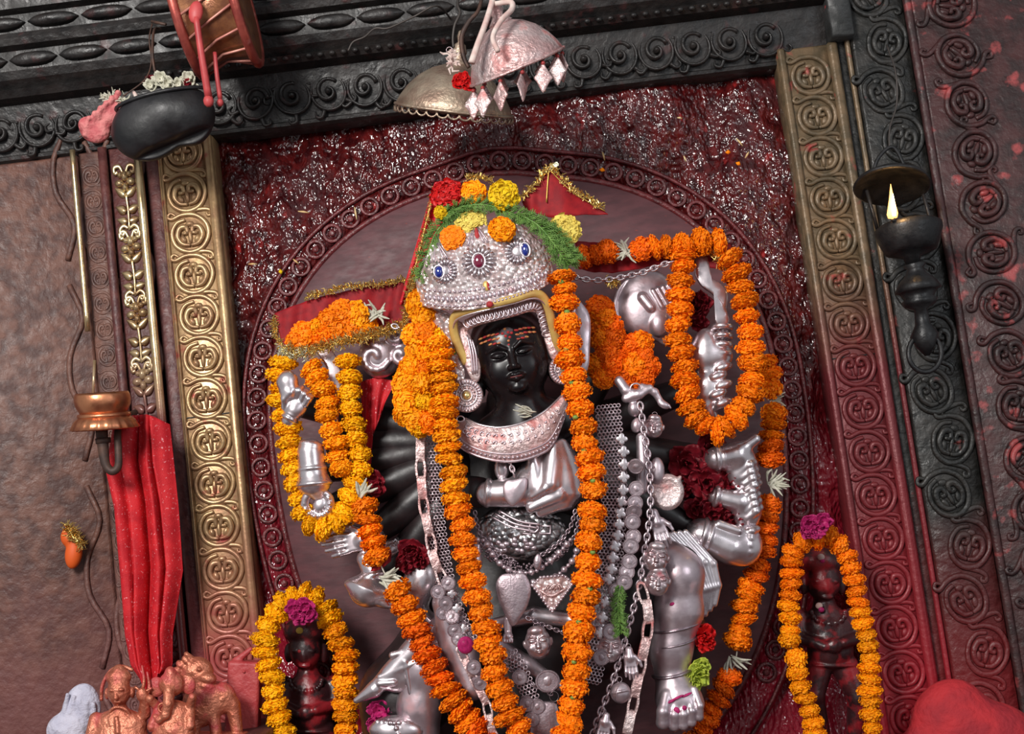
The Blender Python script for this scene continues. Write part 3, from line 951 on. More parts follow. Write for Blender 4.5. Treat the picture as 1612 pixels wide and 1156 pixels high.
# viewer's right: round bulging hand, wavy sword and fist, three stacked hands
FRr = Fr(.215)
silver([ell((1018, 482, 0), (48, 58, 22), 6, 6), ell((1052, 500, -4), (30, 44, 18), 0, 8), cap((1010, 472, 20), (1022, 488, 24), 8, 7, 2), ell((1036, 512, 14), (16, 20, 12), 0, 4)] +
       [cap((1026 + 8 * i, 462 - 3 * i, 19 - i), (1040 + 8 * i, 486 - 3 * i, 19 - i), 4.5, 4.5, 1.2) for i in range(4)] + [tor((1018, 482, 4), 50, 3, (0.05, 0, 1), 2)], 'hand', 'silver_worn', Fr(.205), 1.6, 'round silver drum gripped by four fingers')
sword = M().plate(catmull([(1096, 402), (1112, 400), (1114, 424), (1116, 436), (1136, 448), (1146, 466), (1144, 488), (1148, 508), (1128, 512), (1126, 486), (1124, 466), (1104, 450), (1094, 430)], 4, True), -4, 3, 2.5, 2)
part(sword, 'sword', 'silver', Fr(.235), ST, label='wavy silver sword blade pointing up')
silver([cap((1100, 560, -6), (1130, 560, -4), 22, 24, 6), ell((1112, 555, 0), (24, 38, 20), 0, 8), ell((1116, 610, 0), (28, 36, 20), 8, 8), cap((1112, 640, 0), (1124, 664, 0), 14, 9, 6)] +
       [tor((1136, 517 + 14 * i, 4), 13 - .4 * i, 5, (0, 1, 0.15), 1.5) for i in range(4)] +
       [ell((1132 + 4 * (-1) ** i, 580 + 14 * i, 16), (15, 8, 10), -20, 2) for i in range(5)] + [tor((1136, 640, 4), 14, 4, (0.4, 1, 0), 2)], 'hand', 'silver', Fr(.215), 1.5, 'silver fist with ringed fingers round the sword hilt')
def ribbed(c, n, dx, dy, r, ln, ang):
    out = []
    for i in range(n):
        x, y = c[0] + dx * i, c[1] + dy * i
        a = R_(ang)
        out += chain_caps([(x - ln * math.cos(a), y - ln * math.sin(a), 7), (x + .2 * ln * math.cos(a), y + .2 * ln * math.sin(a) - 1, 12), (x + ln * math.cos(a), y + ln * math.sin(a), 5)], [r * 1.05, r * 1.2, r], 3.2)
    return out


silver([cap((1128, 722, 0), (1160, 716, 0), 19, 22, 5), tor((1129, 722, 0), 18, 4, (1, -.1, 0), 2), tor((1138, 721, 0), 18, 2.5, (1, -.1, 0), 1.5), ell((1168, 736, -2), (24, 38, 16), 0, 8), cap((1160, 712, 6), (1188, 692, 8), 11, 8, 6)] +
       ribbed((1176, 735), 4, 2.5, 10.5, 5.4, 12, -32), label='silver hand with curled fingers, topmost of the stacked hands')
silver([cap((1128, 782, 0), (1162, 790, 0), 14, 17, 5), tor((1128, 782, 0), 14, 4, (1, .2, 0), 2), ell((1176, 800, -2), (24, 36, 15), 0, 8)] + ribbed((1180, 776), 4, 2, 10.5, 5.2, 13, -38), label='silver hand with narrow beaded cuff, middle of the stacked hands')
silver([cap((1104, 842, 0), (1150, 862, 0), 26, 28, 6), tor((1106, 842, 0), 25, 4, (1, .3, 0), 2), tor((1116, 846, 0), 26, 2.5, (1, .3, 0), 2), ell((1168, 858, 0), (32, 34, 20), -20, 8), cap((1130, 826, 14), (1160, 836, 18), 8, 6, 3)] +
       ribbed((1178, 838), 4, -1.5, 11, 5.4, 14, -22), label='large silver hand, lowest of the stacked hands')
# drapery folds and silver clad leg with bare foot
dr = []
for i in range(5):
    dr += chain_caps([(1040 + 10 * i, 842 - 1 * i, -2 * i), (1075 + 12 * i, 880 + 2 * i, 2 - 2 * i), (1098 + 8 * i, 930 - 2 * i, 0 - 2 * i), (1096 + 7.5 * i, 984 - 8 * i, -6)], [5, 7, 7.5, 4.5], 2.5)
silver(dr, 'drapery', 'silver', Fr(.235), 1.6, 'pleated silver drapery over the bent knee')
lg = chain_caps([(1050, 890, 0), (1066, 905, 8), (1068, 960, 4), (1056, 1020, 0), (1058, 1062, 0)], [40, 40, 37, 33, 28], 12)
lg += [ell((1066, 1092, 14), (36, 30, 26), 12, 14), ell((1068, 1104, 22), (38, 24, 20), 5, 10)]
for i, (x, y, r) in enumerate(((1040, 1128, 11), (1057, 1133, 8.6), (1071, 1132, 8), (1084, 1127, 7.4), (1096, 1119, 6.6))):
    lg += chain_caps([(x * .75 + 1066 * .25, y - 38, 30), (x, y - 14, 40), (x, y + 4, 36), (x, y + 8, 30)], [r * .9, r * .95, r, r * .8], 2.0)
silver(lg, 'leg', 'silver_worn', Fr(.25), 1.8, 'silver clad bent leg with bare foot')
for (y, c, ww) in ((985, 1064, 39), (1010, 1060, 36), (1058, 1058, 30)):
    q = [(c + ww * math.cos(t), y - .22 * ww * math.cos(t) + 4 * math.sin(t), ww * .95 * math.sin(t) + 2) for t in np.linspace(0, PI, 14)]
    part(M().tube(q, 2.0 if y != 1058 else 3.0, 6), 'leg_band', 'silver_dark', Fr(.25), ST, 'all')
# silver covering of the other, lower left leg with its pointed cloth end
l2 = chain_caps([(700, 1000, 0), (672, 1050, 6), (660, 1110, 4), (662, 1180, 0)], [34, 38, 34, 30], 12)
silver(l2, 'leg', 'silver_worn', Fr(.25), 2.0, 'silver clad standing leg')
l3 = [cap((655, 1020, 6), (590, 1085, 6), 20, 12, 8), cap((590, 1085, 8), (562, 1102, 8), 13, 5, 4), ell((632, 1062, 4), (34, 26, 16), -30, 8), cap((600, 1064, 14), (660, 1040, 20), 5, 6, 2), cap((600, 1074, 16), (622, 1072, 20), 6, 5, 2), cap((640, 1040, 20), (648, 1090, 16), 5, 4, 2), cap((620, 1030, 16), (690, 1010, 14), 6, 5, 2)]
silver(l3, 'drapery', 'silver', Fr(.27), 1.6, 'knotted silver drapery with a pointed end')
silver([ell((625, 1150, 0), (44, 24, 20), 0, 6)] + [ell((595 + 7 * (i % 9) + 3 * (i // 9), 1136 + 8 * (i // 9), 18 - 3 * abs(i % 9 - 4)), 4, 0, 1) for i in range(27)], 'anklet', 'silver', Fr(.28), 1.5, 'granulated silver anklet')

# chest: fist holding a cup before the breast
FC = Fr(.325)
ch = [cap((768, 778, 0), (815, 775, 8), 20, 24, 6), tor((768, 776, 0), 19, 5, (1, .1, 0), 2), ell((790, 738, 0), (12, 18, 10), 0, 4), ell((846, 762, 6), (40, 38, 26), -10, 8), ell((880, 740, 6), (34, 52, 28), -14, 8), ell((888, 765, 8), (28, 40, 26), 0, 8)]
ch += [cap((838, 716, 20), (846, 768, 24), 9, 12, 9), cap((872, 704, 24), (866, 762, 30), 9, 14, 9), cap((836, 800, 18), (880, 780, 26), 8, 11, 7), cap((852, 806, 10), (892, 792, 18), 9, 9, 6), cap((838, 782, 26), (858, 770, 36), 6, 7, 3), cap((884, 700, 20), (902, 776, 20), 8, 12, 9)]
silver(ch, 'hand', 'silver', FC, 1.6, 'large silver fist held before the chest')
lf = catmull([(811, 756), (828, 753), (829, 772), (820, 787), (807, 798), (796, 786), (792, 770), (798, 758)], 4, True)
part(M().plate(lf, 34, 37, 1.2, 3), 'leaf_pendant', 'silver_worn', FC, ST, label='small silver leaf pendant on the chest hand')

# belly plate
bm_ = sdf([ell((822, 838, 0), (72, 46, 32), 4, 6)], 2.0)
belly = part(bm_, 'belly_plate', 'silver_belly', Fr(.29), ST, 'all', label='embossed grey silver belly plate')
m = M()
for i in range(4):
    m.tube(catmull([(768 + 6 * i, 818 - 4.5 * i, 16 + 3 * i), (800 + 6 * i, 834 - 4.5 * i, 28 + 2 * i), (838 + 4 * i, 842 - 5.5 * i, 31 + 2 * i)], 6), 2.0, 6)
m.tube(np.array([(840 + 7 * math.cos(t), 831 + 7 * math.sin(t), 33) for t in np.linspace(0, 2 * PI, 17)[:-1]]), 2, 6, closed=True)
m.tube(np.array([(858 + 8 * x, 834 + 6 * y, 29) for x, y in ((-1, -1), (1, -1), (1, 1), (-1, 1))]), 1.8, 6, closed=True)
for i in range(26):
    a = rng.uniform(-1, 1); b_ = rng.uniform(0, 1)
    x = 800 + 42 * a; y = 848 + 22 * b_
    m.ell((x, y, 31 * math.sqrt(max(.1, 1 - ((x - 822) / 72) ** 2 - ((y - 838) / 46) ** 2))), (5.5, 4.5, 3), rng.uniform(0, 90), 8, 5)
part(m, 'belt_relief', 'silver_worn', Fr(.29), ST, 'all')

# ------------------------------------------------------------------ crown
CR = thing('silver_crown', 'tall embossed silver crown with blue and red gems on the black head', 'crown', Fr(.36).pt(775, 600))
CC, CT = (762, 432), -11.0
FCr = Fr(.365)


def cpt(x, y, w=0):
    q = rot2(np.array([x, y, w], float), (0, 0), CT)
    return q + np.array([CC[0], CC[1], 0])


def cr_xw(x, y):
    """depth of the crown's front at local x, y"""
    R = 108 - 24 * max(0, (-y - 10) / 80) ** 1.6
    return 62 * math.sqrt(max(0.02, 1 - (x / (R + 4)) ** 2)) - 26 * max(0, (-y - 5) / 80) ** 1.8


def cr_top(x):
    return -48 - 30 * math.exp(-(x / 22) ** 2) - 18 * math.exp(-((abs(x) - 62) / 20) ** 2) + 34 * max(0, abs(x) / 106 - .68) ** 1.2 * 4


def cr_bot(x):
    return 62 - 30 * max(0, abs(x) / 108) ** 2.4


def cr_fn(a, b):
    x = 106 * math.sin((a * 2 - 1) * PI / 2 * .96)
    y = cr_bot(x) + (cr_top(x) - cr_bot(x)) * b
    x2 = x * (1 - .10 * max(0, (-y) / 80) ** 1.5)
    return cpt(x2, y, cr_xw(x2, y))


part(M().sheet(cr_fn, 61, 31, 3.0), 'shell', 'silver_emboss', FCr, CR, 'all')
# raised ribs on the three points and a bead row above the band
for cx in (-64, 0, 64):
    for dx in (-14, -8, 8, 14) if cx else (-16, -9, 9, 16):
        y0 = cr_top(cx) + 14
        pts = [cpt(cx + dx * (.25 + .75 * t), y0 + 28 * t, cr_xw(cx + dx, y0 + 28 * t) + 2.5) for t in np.linspace(0, 1, 5)]
        part(M().tube(np.array(pts), 1.7, 6), 'rib', 'silver_worn', FCr, CR, 'all')
bead_px = share(M().ell((0, 0, 0), 1, 0, 8, 6), 'bead', 'silver_worn')
for row, (dy, n, rr) in enumerate(((-6, 34, 2.6), (-17, 30, 3.2), (-29, 26, 3.0))):
    for k in range(n):
        x = -98 + 196 * (k + .5) / n
        y = cr_bot(x) + dy
        p = cpt(x, y, cr_xw(x, y) + 1.5)
        put(bead_px, 'bead', FCr.pt(*p), CR, None, (rr * FCr.s, rr * FCr.s, rr * FCr.s * (1 if row != 1 else 1.7)))


def boss(x, y, r, gem, gr, mt='silver'):
    """radiating flower boss with an oval gem"""
    w = cr_xw(x, y)
    m = M()
    for k in range(18):
        a = 2 * PI * k / 18
        p0, p1 = cpt(x + .48 * r * math.cos(a), y + .48 * r * math.sin(a), w + 4.5), cpt(x + r * math.cos(a), y + r * math.sin(a), cr_xw(x + r * math.cos(a), y + r * math.sin(a)) + 3)
        m.tube(np.array([p0, (p0 * .5 + p1 * .5) + np.array([0, 0, 1.2]), p1]), [1.6, 2.5, 3.0], 6)
    c = cpt(x, y, w + 2.5)
    m.ell(c, (.5 * r, .5 * r, 3), 0, 16, 6)
    b = part(m, 'flower_boss', mt, FCr, CR, 'all')
    g = M().ell(cpt(x + gr[2], y, w + 5), (gr[0], gr[1], 4.2), CT + 8, 14, 8)
    part(g, 'gem', gem, FCr, b, 'all', label={'ruby': 'oval dark red gem', 'sapphire': 'oval blue gem'}[gem])
    t = np.linspace(0, 2 * PI, 19)[:-1]
    part(M().tube(np.array([cpt(x + gr[2] + (gr[0] + 1.6) * math.cos(a), y + (gr[1] + 1.6) * math.sin(a), w + 4.5) for a in t]), 1.7, 6, closed=True), 'gem_setting', 'silver', FCr, b, 'all')


boss(-4, -9, 25, 'ruby', (8.2, 10.5, 0))
boss(-58, -6, 19, 'sapphire', (6.2, 8.6, -9))
boss(57, -14, 20, 'sapphire', (5.6, 9.5, 12))
# painted marks on the crown front
part(M().ell(cpt(1, -50, cr_xw(1, -50) + 1.5), (3.6, 13, 2), CT + 2, 10, 6), 'paint_mark', 'paint_red', FCr, CR, 'all')
part(M().ell(cpt(0, 30, cr_xw(0, 30) + 1.5), (5, 8, 2), CT, 10, 6), 'paint_mark', 'gold_paint', FCr, CR, 'all')
part(M().ell(cpt(3, 31, cr_xw(3, 31) + 2.5), (2, 7, 2), CT, 10, 6), 'paint_mark', 'paint_red', FCr, CR, 'all')
# gilt brow band
bd = catmull([(736, 574, 14), (724, 550, 20), (716, 526, 26), (717, 507, 36), (728, 499, 46), (752, 493, 56), (777, 488, 60), (808, 480, 58), (838, 470, 48), (854, 474, 38), (863, 490, 30), (868, 510, 24), (874, 532, 16), (880, 556, 8)], 6)
m = M().tube(bd, 7.2, 8, flat=.55)
part(m, 'brow_band', 'gold_paint', FCr, CR, 'all', label='gilt yellow band over the brow')
part(M().tube(bd + np.array([0, 7.5, -1]) * 1.0, 1.6, 6), 'band_edge', 'silver', FCr, CR, 'all')
part(M().ell((773, 490, 66), (5.5, 5, 3), 0, 10, 6), 'paint_mark', 'paint_red', FCr, CR, 'all')
# frill of small loops hanging under the band
fr_ = M()
bb = catmull([(733, 512, 34), (755, 504, 46), (780, 498, 50), (808, 491, 48), (836, 482, 40), (852, 488, 30), (860, 508, 22), (865, 530, 14)], 8)
ln = np.r_[0, np.cumsum(np.linalg.norm(np.diff(bb, axis=0), axis=1))]
for q in np.arange(3, ln[-1] - 2, 7.2):
    p = np.array([np.interp(q, ln, bb[:, i]) for i in range(3)])
    t2 = np.array([np.interp(q + 1, ln, bb[:, i]) for i in range(3)]) - p; t2 /= np.linalg.norm(t2)
    n2 = np.array([-t2[1], t2[0], 0])
    fr_.tube(np.array([p + t2 * 6.0 * math.cos(a) + n2 * (12 * math.sin(a)) for a in np.linspace(0, PI, 9)]), 1.25, 6)
part(fr_, 'frill', 'silver_worn', FCr, CR, 'all')
m = M()
b2 = bb + np.array([0, 5, -8])
m.sheet(lambda a, b: np.array([np.interp(a * ln[-1], ln, b2[:, i]) for i in range(3)]) + np.array([0, 9 * (b - .5) * 2, 0]), 40, 4, 1.5)
part(m, 'frill_backing', 'silver_pink', FCr, CR, 'all')
for (poly, w, mt) in (([(717, 507), (735, 516), (746, 545), (757, 578), (754, 602), (742, 598), (730, 570), (714, 528)], 14, 'silver_pink'),
                      ([(684, 486), (714, 500), (715, 528), (730, 575), (731, 600), (712, 598), (700, 544), (674, 494)], 10, 'silver_emboss'),
                      ([(850, 496), (868, 492), (878, 540), (882, 572), (868, 566), (858, 540)], 8, 'silver_pink'),
                      ([(905, 470), (922, 478), (931, 500), (930, 545), (926, 580), (905, 590), (896, 540)], -30, 'silver_worn')):
    part(M().plate(catmull(poly, 3, True), w - 3, w + 3, 2, 3), 'lappet', mt, FCr, CR)
m = M()
for k in range(3):
    m.tube(catmull([(736 + 4 * k, 530 + 4 * k, 19), (742 + 4 * k, 560, 21), (745 + 3.5 * k, 592 - k, 19)], 5), 1.5, 6)
part(m, 'lappet_rib', 'silver_worn', FCr, CR, 'all')


# ------------------------------------------------------------------ earrings and collar
def earring(c, r, fr, label):
    root = thing('disc_earring', label, 'earring', fr.pt(c[0], c[1] + r, c[2]), 'silver disc earrings')
    m = M().lathe([(r, -3), (r * 1.0, 2), (r * .94, 4.5), (r * .62, 3.2)], c, (0, 0, 1), 32)
    part(m, 'disc', 'silver_pink', fr, root)
    m = M()
    for k in range(30):
        a = 2 * PI * k / 30
        m.tube(np.array([(c[0] + q * r * math.cos(a), c[1] + q * r * math.sin(a), c[2] + 4.4) for q in (.64, .8, .97)]), [1.3, 1.7, 2.1], 5)
    part(m, 'ray', 'silver_worn', fr, root, 'all')
    m = M()
    for q in (.62, .34):
        m.tube(np.array([(c[0] + q * r * math.cos(a), c[1] + q * r * math.sin(a), c[2] + 5) for a in np.linspace(0, 2 * PI, 29)[:-1]]), 1.3, 6, closed=True)
    for k in range(14):
        a = 2 * PI * k / 14
        m.ell((c[0] + .48 * r * math.cos(a), c[1] + .48 * r * math.sin(a), c[2] + 4.5), 2.0, 0, 7, 5)
    part(m, 'ring', 'silver', fr, root, 'all')
    part(M().ell((c[0], c[1], c[2] + 3.5), (.26 * r, .26 * r, 5), 0, 12, 7), 'boss', 'gold_boss', fr, root, 'all', label='domed gold boss')
    return root


earring((736, 626, 30), 26, Fr(.345), 'ridged silver disc earring with gold boss below the crown lappet')
earring((889, 582, 0), 25, Fr(.345), 'ridged silver disc earring half covered by the straight garland')
part(M().tube(np.array([(725 + 6 * math.cos(a), 660 + 4.5 * math.sin(a), 3) for a in np.linspace(0, 2 * PI, 15)[:-1]]), 1.3, 6, closed=True), 'wire_ring', 'silver', Fr(.37), None, 'all', 'small silver wire ring under the disc earring', 'ring')

CO = thing('silver_collar', 'crescent shaped embossed silver collar under the black neck', 'collar', Fr(.34).pt(805, 728))
FCo = Fr(.345)
ci = catmull([(733, 660, 8), (758, 671, 20), (790, 675, 27), (825, 667, 27), (858, 649, 20), (886, 622, 8)], 8)
co = catmull([(716, 672, 2), (722, 700, 12), (752, 719, 22), (797, 728, 27), (838, 721, 25), (870, 700, 17), (894, 640, 4)], 8)
co = np.array([[np.interp(t, np.linspace(0, 1, len(co)), co[:, i]) for i in range(3)] for t in np.linspace(0, 1, len(ci))])


def col_fn(a, b):
    i = a * (len(ci) - 1); k = min(int(i), len(ci) - 2); f_ = i - k
    p = ci[k] * (1 - f_) + ci[k + 1] * f_; q = co[k] * (1 - f_) + co[k + 1] * f_
    r = p * (1 - b) + q * b
    r[2] += 7 * math.sin(PI * b)
    return r


part(M().sheet(col_fn, 50, 12, 3), 'crescent', 'silver_pink', FCo, CO, 'all')
part(M().tube(np.array([col_fn(t, 0) for t in np.linspace(0, 1, 50)]) + [0, 0, 1.5], 2.0, 6), 'inner_rim', 'silver', FCo, CO, 'all')
part(M().tube(np.array([col_fn(t, .80) for t in np.linspace(0, 1, 50)]) + [0, 0, 1.5], 1.5, 6), 'line', 'silver_worn', FCo, CO, 'all')
part(M().tube(np.array([col_fn(t, 1) for t in np.linspace(0, 1, 50)]) + [0, 0, 1], 2.2, 6), 'outer_rim', 'silver_worn', FCo, CO, 'all')
for t in np.linspace(.02, .98, 36):
    p = col_fn(t, .9) + np.array([0, 0, 2])
    put(bead_px, 'bead', FCo.pt(*p), CO, None, 2.9 * FCo.s)
m = M()
for t in np.linspace(.1, .9, 15):
    for b_ in (.28, .5):
        p = col_fn(t + .02 * (b_ > .4), b_)
        m.tube(np.array([p + np.array([5 * math.cos(a) * (1 - .1 * a), 5 * math.sin(a) * (1 - .1 * a), 2.2]) for a in np.linspace(.4 + 6 * t, 5 + 6 * t, 10)]), 1.3, 5)
part(m, 'scroll_relief', 'silver_worn', FCo, CO, 'all')

# ------------------------------------------------------------------ flowers
mat('marigold_yellow', (1.0, 0.52, 0.004), (0.95, 0.42, 0.003), 300, 0.6, rand=0.10, spec=0.2)
mat('marigold_amber', (1.0, 0.40, 0.004), (0.95, 0.30, 0.003), 300, 0.6, rand=0.12, spec=0.2)
mat('marigold_orange', (0.99, 0.275, 0.003), (0.90, 0.195, 0.003), 300, 0.6, rand=0.12, spec=0.2)
mat('marigold_deep', (0.94, 0.18, 0.003), (0.80, 0.115, 0.003), 300, 0.6, rand=0.14, spec=0.2)
mat('petal_red', (0.62, 0.012, 0.010), (0.42, 0.006, 0.008), 150, 0.5, rand=0.1, spec=0.25)
mat('petal_yellow', (0.85, 0.58, 0.01), (0.75, 0.45, 0.01), 150, 0.6, rand=0.08, spec=0.2)
mat('petal_pale', (0.78, 0.62, 0.13), (0.66, 0.50, 0.10), 150, 0.6, rand=0.08, spec=0.2)
mat('petal_lime', (0.50, 0.56, 0.07), (0.36, 0.44, 0.06), 150, 0.6, spec=0.2)
mat('petal_pink', (0.46, 0.022, 0.14), (0.30, 0.012, 0.09), 150, 0.5, rand=0.1, spec=0.25)
mat('petal_rose', (0.22, 0.008, 0.016), (0.12, 0.005, 0.012), 80, 0.5, spec=0.25, bump=.3)
mat('petal_white', (0.62, 0.60, 0.50), (0.45, 0.44, 0.34), 150, 0.6, spec=0.2)
mat('calyx_green', (0.11, 0.22, 0.035), (0.20, 0.30, 0.05), 150, 0.55)
mat('fern_green', (0.085, 0.19, 0.030), (0.18, 0.32, 0.07), 90, 0.5)
mat('thread', (0.55, 0.50, 0.42), None, rough=0.8)
mat('gold_tinsel', (0.85, 0.60, 0.20), (0.55, 0.32, 0.08), 300, 0.2, 0.9)
mat('silver_tinsel', (0.85, 0.82, 0.62), (0.6, 0.6, 0.4), 300, 0.2, 0.85)


def pompom(seed, layers=11, frill=1.0, tight=.62):
    """frilled flower head, radius 1 across, axis along local z"""
    g = np.random.default_rng(seed)
    m = M()
    m.ell((0, 0, 0), (.86, .86, .66), 0, 14, 9)
    for L in range(layers):
        la = R_(-62 + 142 * L / (layers - 1))
        n = max(7, int(25 * math.cos(la) ** .7 + 5))
        for k in range(n):
            a = 2 * PI * (k + .5 * (L % 2)) / n + g.normal() * .12
            l2 = la + g.normal() * .10
            d = np.array([math.cos(a) * math.cos(l2), math.sin(a) * math.cos(l2), math.sin(l2) * .80])
            t = np.array([-math.sin(a), math.cos(a), 0])
            nrm = np.cross(d, t); nrm /= np.linalg.norm(nrm)
            w = .150 * (1 + .25 * g.normal()); ln = 1.02 + .05 * g.normal()
            b = d * .74
            mid = d * (.90 * ln)
            tip = d * ln + nrm * .07 * g.normal()
            v = [b - t * w * .35, b + t * w * .35, mid - t * w * .9 + nrm * .05 * g.normal(), mid + t * w * .9 + nrm * .05 * g.normal(), tip - t * w + nrm * .10 * g.normal() - d * .05, tip + nrm * .10 * g.normal() * frill + d * .02, tip + t * w + nrm * .10 * g.normal() - d * .05]
            m.add(v, [(0, 1, 3, 2), (2, 3, 6, 5), (2, 5, 4)])
    return m


def raw_mesh(m, name, mt, smooth=False):
    me = bpy.data.meshes.new(name)
    me.from_pydata(m.verts().tolist(), [], m.f)
    me.materials.append(MAT[mt])
    if smooth: me.polygons.foreach_set('use_smooth', [True] * len(me.polygons))
    return me


_pp = [pompom(s) for s in range(4)]
MG = {}
for c in ('yellow', 'amber', 'orange', 'deep'):
    MG[c] = [raw_mesh(p, 'marigold', 'marigold_' + c) for p in _pp]
for nm, c in (('red', 'petal_red'), ('bright', 'petal_yellow'), ('pale', 'petal_pale'), ('lime', 'petal_lime'), ('pink', 'petal_pink')):
    MG[nm] = [raw_mesh(p, 'flower', c) for p in _pp]

FLG = np.random.default_rng(11)


def flower(fr, p, axis, r, thick, col, parent, name='marigold', jit=.14):
    """axis in pixel space"""
    ax = np.asarray(axis, float)
    a3 = Vector((ax[0], -ax[2], -ax[1]))
    # image axes are turned by the camera roll
    q = fr([[p[0], p[1], p[2]], [p[0] + ax[0], p[1] + ax[1], p[2] + ax[2]]])
    a3 = Vector(q[1] - q[0]).normalized()
    a3 = (a3 + Vector(FLG.normal(size=3)) * jit).normalized()
    rq = a3.to_track_quat('Z', 'Y') @ Quaternion((0, 0, 1), FLG.uniform(0, 6.28))
    me = MG[col][FLG.integers(4)]
    k = fr.s * r * (1 + .06 * FLG.normal())
    return put(me, name, fr.pt(*p), parent, rq, (k, k, fr.s * thick * (1 + .05 * FLG.normal())))


def garland(label, pts, col, d, r=21, thick=17, step=None, group='marigold garlands', name='marigold_garland', buds=False, cols=None, zig=0, skip=()):
    """pts: (u, v) or (u, v, w). step=None -> one flower on every listed point, else spaced along the smooth curve"""
    fr = Fr(d)
    P = np.array([list(p) + [0] * (3 - len(p)) for p in pts], float)
    C = catmull(P, 10)
    low = P[np.argmax(P[:, 1])]
    root = thing(name, label, 'garland', fr.pt(*low), group)
    part(M().tube(C, 1.2, 5), 'string', 'thread', fr, root, 'all')
    if step is None:
        Q = P
    else:
        s_ = np.r_[0, np.cumsum(np.linalg.norm(np.diff(C, axis=0), axis=1))]
        n = max(2, int(round(s_[-1] / step)))
        Q = np.array([[np.interp(t, s_, C[:, i]) for i in range(3)] for t in np.linspace(0, s_[-1], n + 1)])
    for i, p in enumerate(Q):
        if i in skip: continue
        a = Q[min(i + 1, len(Q) - 1)] - Q[max(i - 1, 0)]
        a = a / (np.linalg.norm(a) + 1e-9)
        c = col if cols is None else cols[min(int(i / len(Q) * len(cols)), len(cols) - 1)]
        th = thick
        if step is None and 0 < i < len(Q) - 1:
            th = max(thick * .8, min(thick * 1.6, .61 * .5 * (np.linalg.norm(Q[i + 1] - p) + np.linalg.norm(p - Q[i - 1])) * 1.12))
        flower(fr, p + FLG.normal(size=3) * [1.0, .6, 1.0], a if FLG.uniform() < .5 else -a, r, th, c, root)
        if buds and i % buds == 0 and i < len(Q) - 1:
            q = (p + Q[i + 1]) / 2
            part(M().ell((q[0] + FLG.normal() * 4, q[1], q[2] + r * .55), (5, 4, 4), 0, 8, 5), 'calyx', 'calyx_green', fr, root, 'all')
    return root


# long straight strand on the viewer's left
garland('long amber marigold garland hanging from the crown past the disc earring',
        [(690, 540), (693, 558), (696, 576), (698, 595), (698, 613), (699, 632), (700, 650), (700, 668), (702, 686), (705, 704), (708, 722), (713, 742), (714, 763), (716, 785), (721, 805), (726, 827), (729, 850), (733, 872), (739, 894), (744, 916), (750, 941), (757, 963), (763, 988), (769, 1010), (775, 1032), (779, 1058), (787, 1083), (796, 1106), (803, 1128), (816, 1147), (824, 1170), (830, 1194), (834, 1218), (836, 1242), (836, 1266)],
        'amber', .405, 22, 15, cols=['amber', 'amber', 'amber', 'orange', 'orange', 'orange', 'orange', 'orange'])
garland('long orange marigold garland hanging from the crown beside the mesh chain',
        [(884, 437), (887, 455), (888, 475), (893, 511), (896, 539), (897, 566), (904, 592), (909, 616), (913, 644), (918, 672), (921, 698), (927, 721), (931, 744), (933, 771), (931, 804), (932, 827), (928, 854), (926, 885), (924, 914), (922, 940), (916, 963), (910, 994), (909, 1026), (909, 1056), (903, 1083), (900, 1110), (895, 1134), (892, 1154), (888, 1178), (884, 1202), (880, 1226), (876, 1250)],
        'orange', .405, 22, 14, buds=2)
# bunches below the crown
def bunch(label, spots, d, col, r=22, group='marigold bunches', name='marigold_bunch', cols=None, thick=19):
    fr = Fr(d)
    P = np.array([list(p) + [0] * (3 - len(p)) for p in spots], float)
    root = thing(name, label, 'flowers', fr.pt(*P[np.argmax(P[:, 1])]), group)
    for i, p in enumerate(P):
        c = col if cols is None else cols[i % len(cols)]
        flower(fr, p, (FLG.normal() * .5, FLG.normal() * .5, 1), r * (1 + .1 * FLG.normal()), thick, c, root)
    part(M().tube(catmull(P - [0, 0, 6], 4), 1.5, 5), 'string', 'thread', fr, root, 'all')
    return root


bunch('thick amber marigold bunch beside the left crown lappet', [(660, 480), (668, 498), (672, 520, 4), (652, 528), (684, 532), (656, 552), (676, 556, 8), (668, 580, 6), (646, 580), (690, 575), (640, 606), (662, 606, 8), (684, 606, 6), (644, 634), (668, 634, 8), (688, 638, 4), (656, 660), (676, 664, 4), (640, 652, -4), (662, 672, -4)], .375, 'amber', 21, cols=['amber', 'amber', 'orange', 'amber', 'yellow'])
bunch('heavy deep orange marigold bunch below the round silver drum', [(944, 484), (950, 500, 5), (936, 515), (962, 515), (945, 535, 5), (968, 535, 4), (955, 560, 8), (938, 575), (974, 560), (992, 545, 2), (1010, 540), (1015, 560, 6), (1022, 578), (1000, 575, 8), (985, 590), (1010, 596, 2), (950, 590), (962, 578, 6)], .26, 'deep', 20, cols=['deep', 'orange', 'deep'])

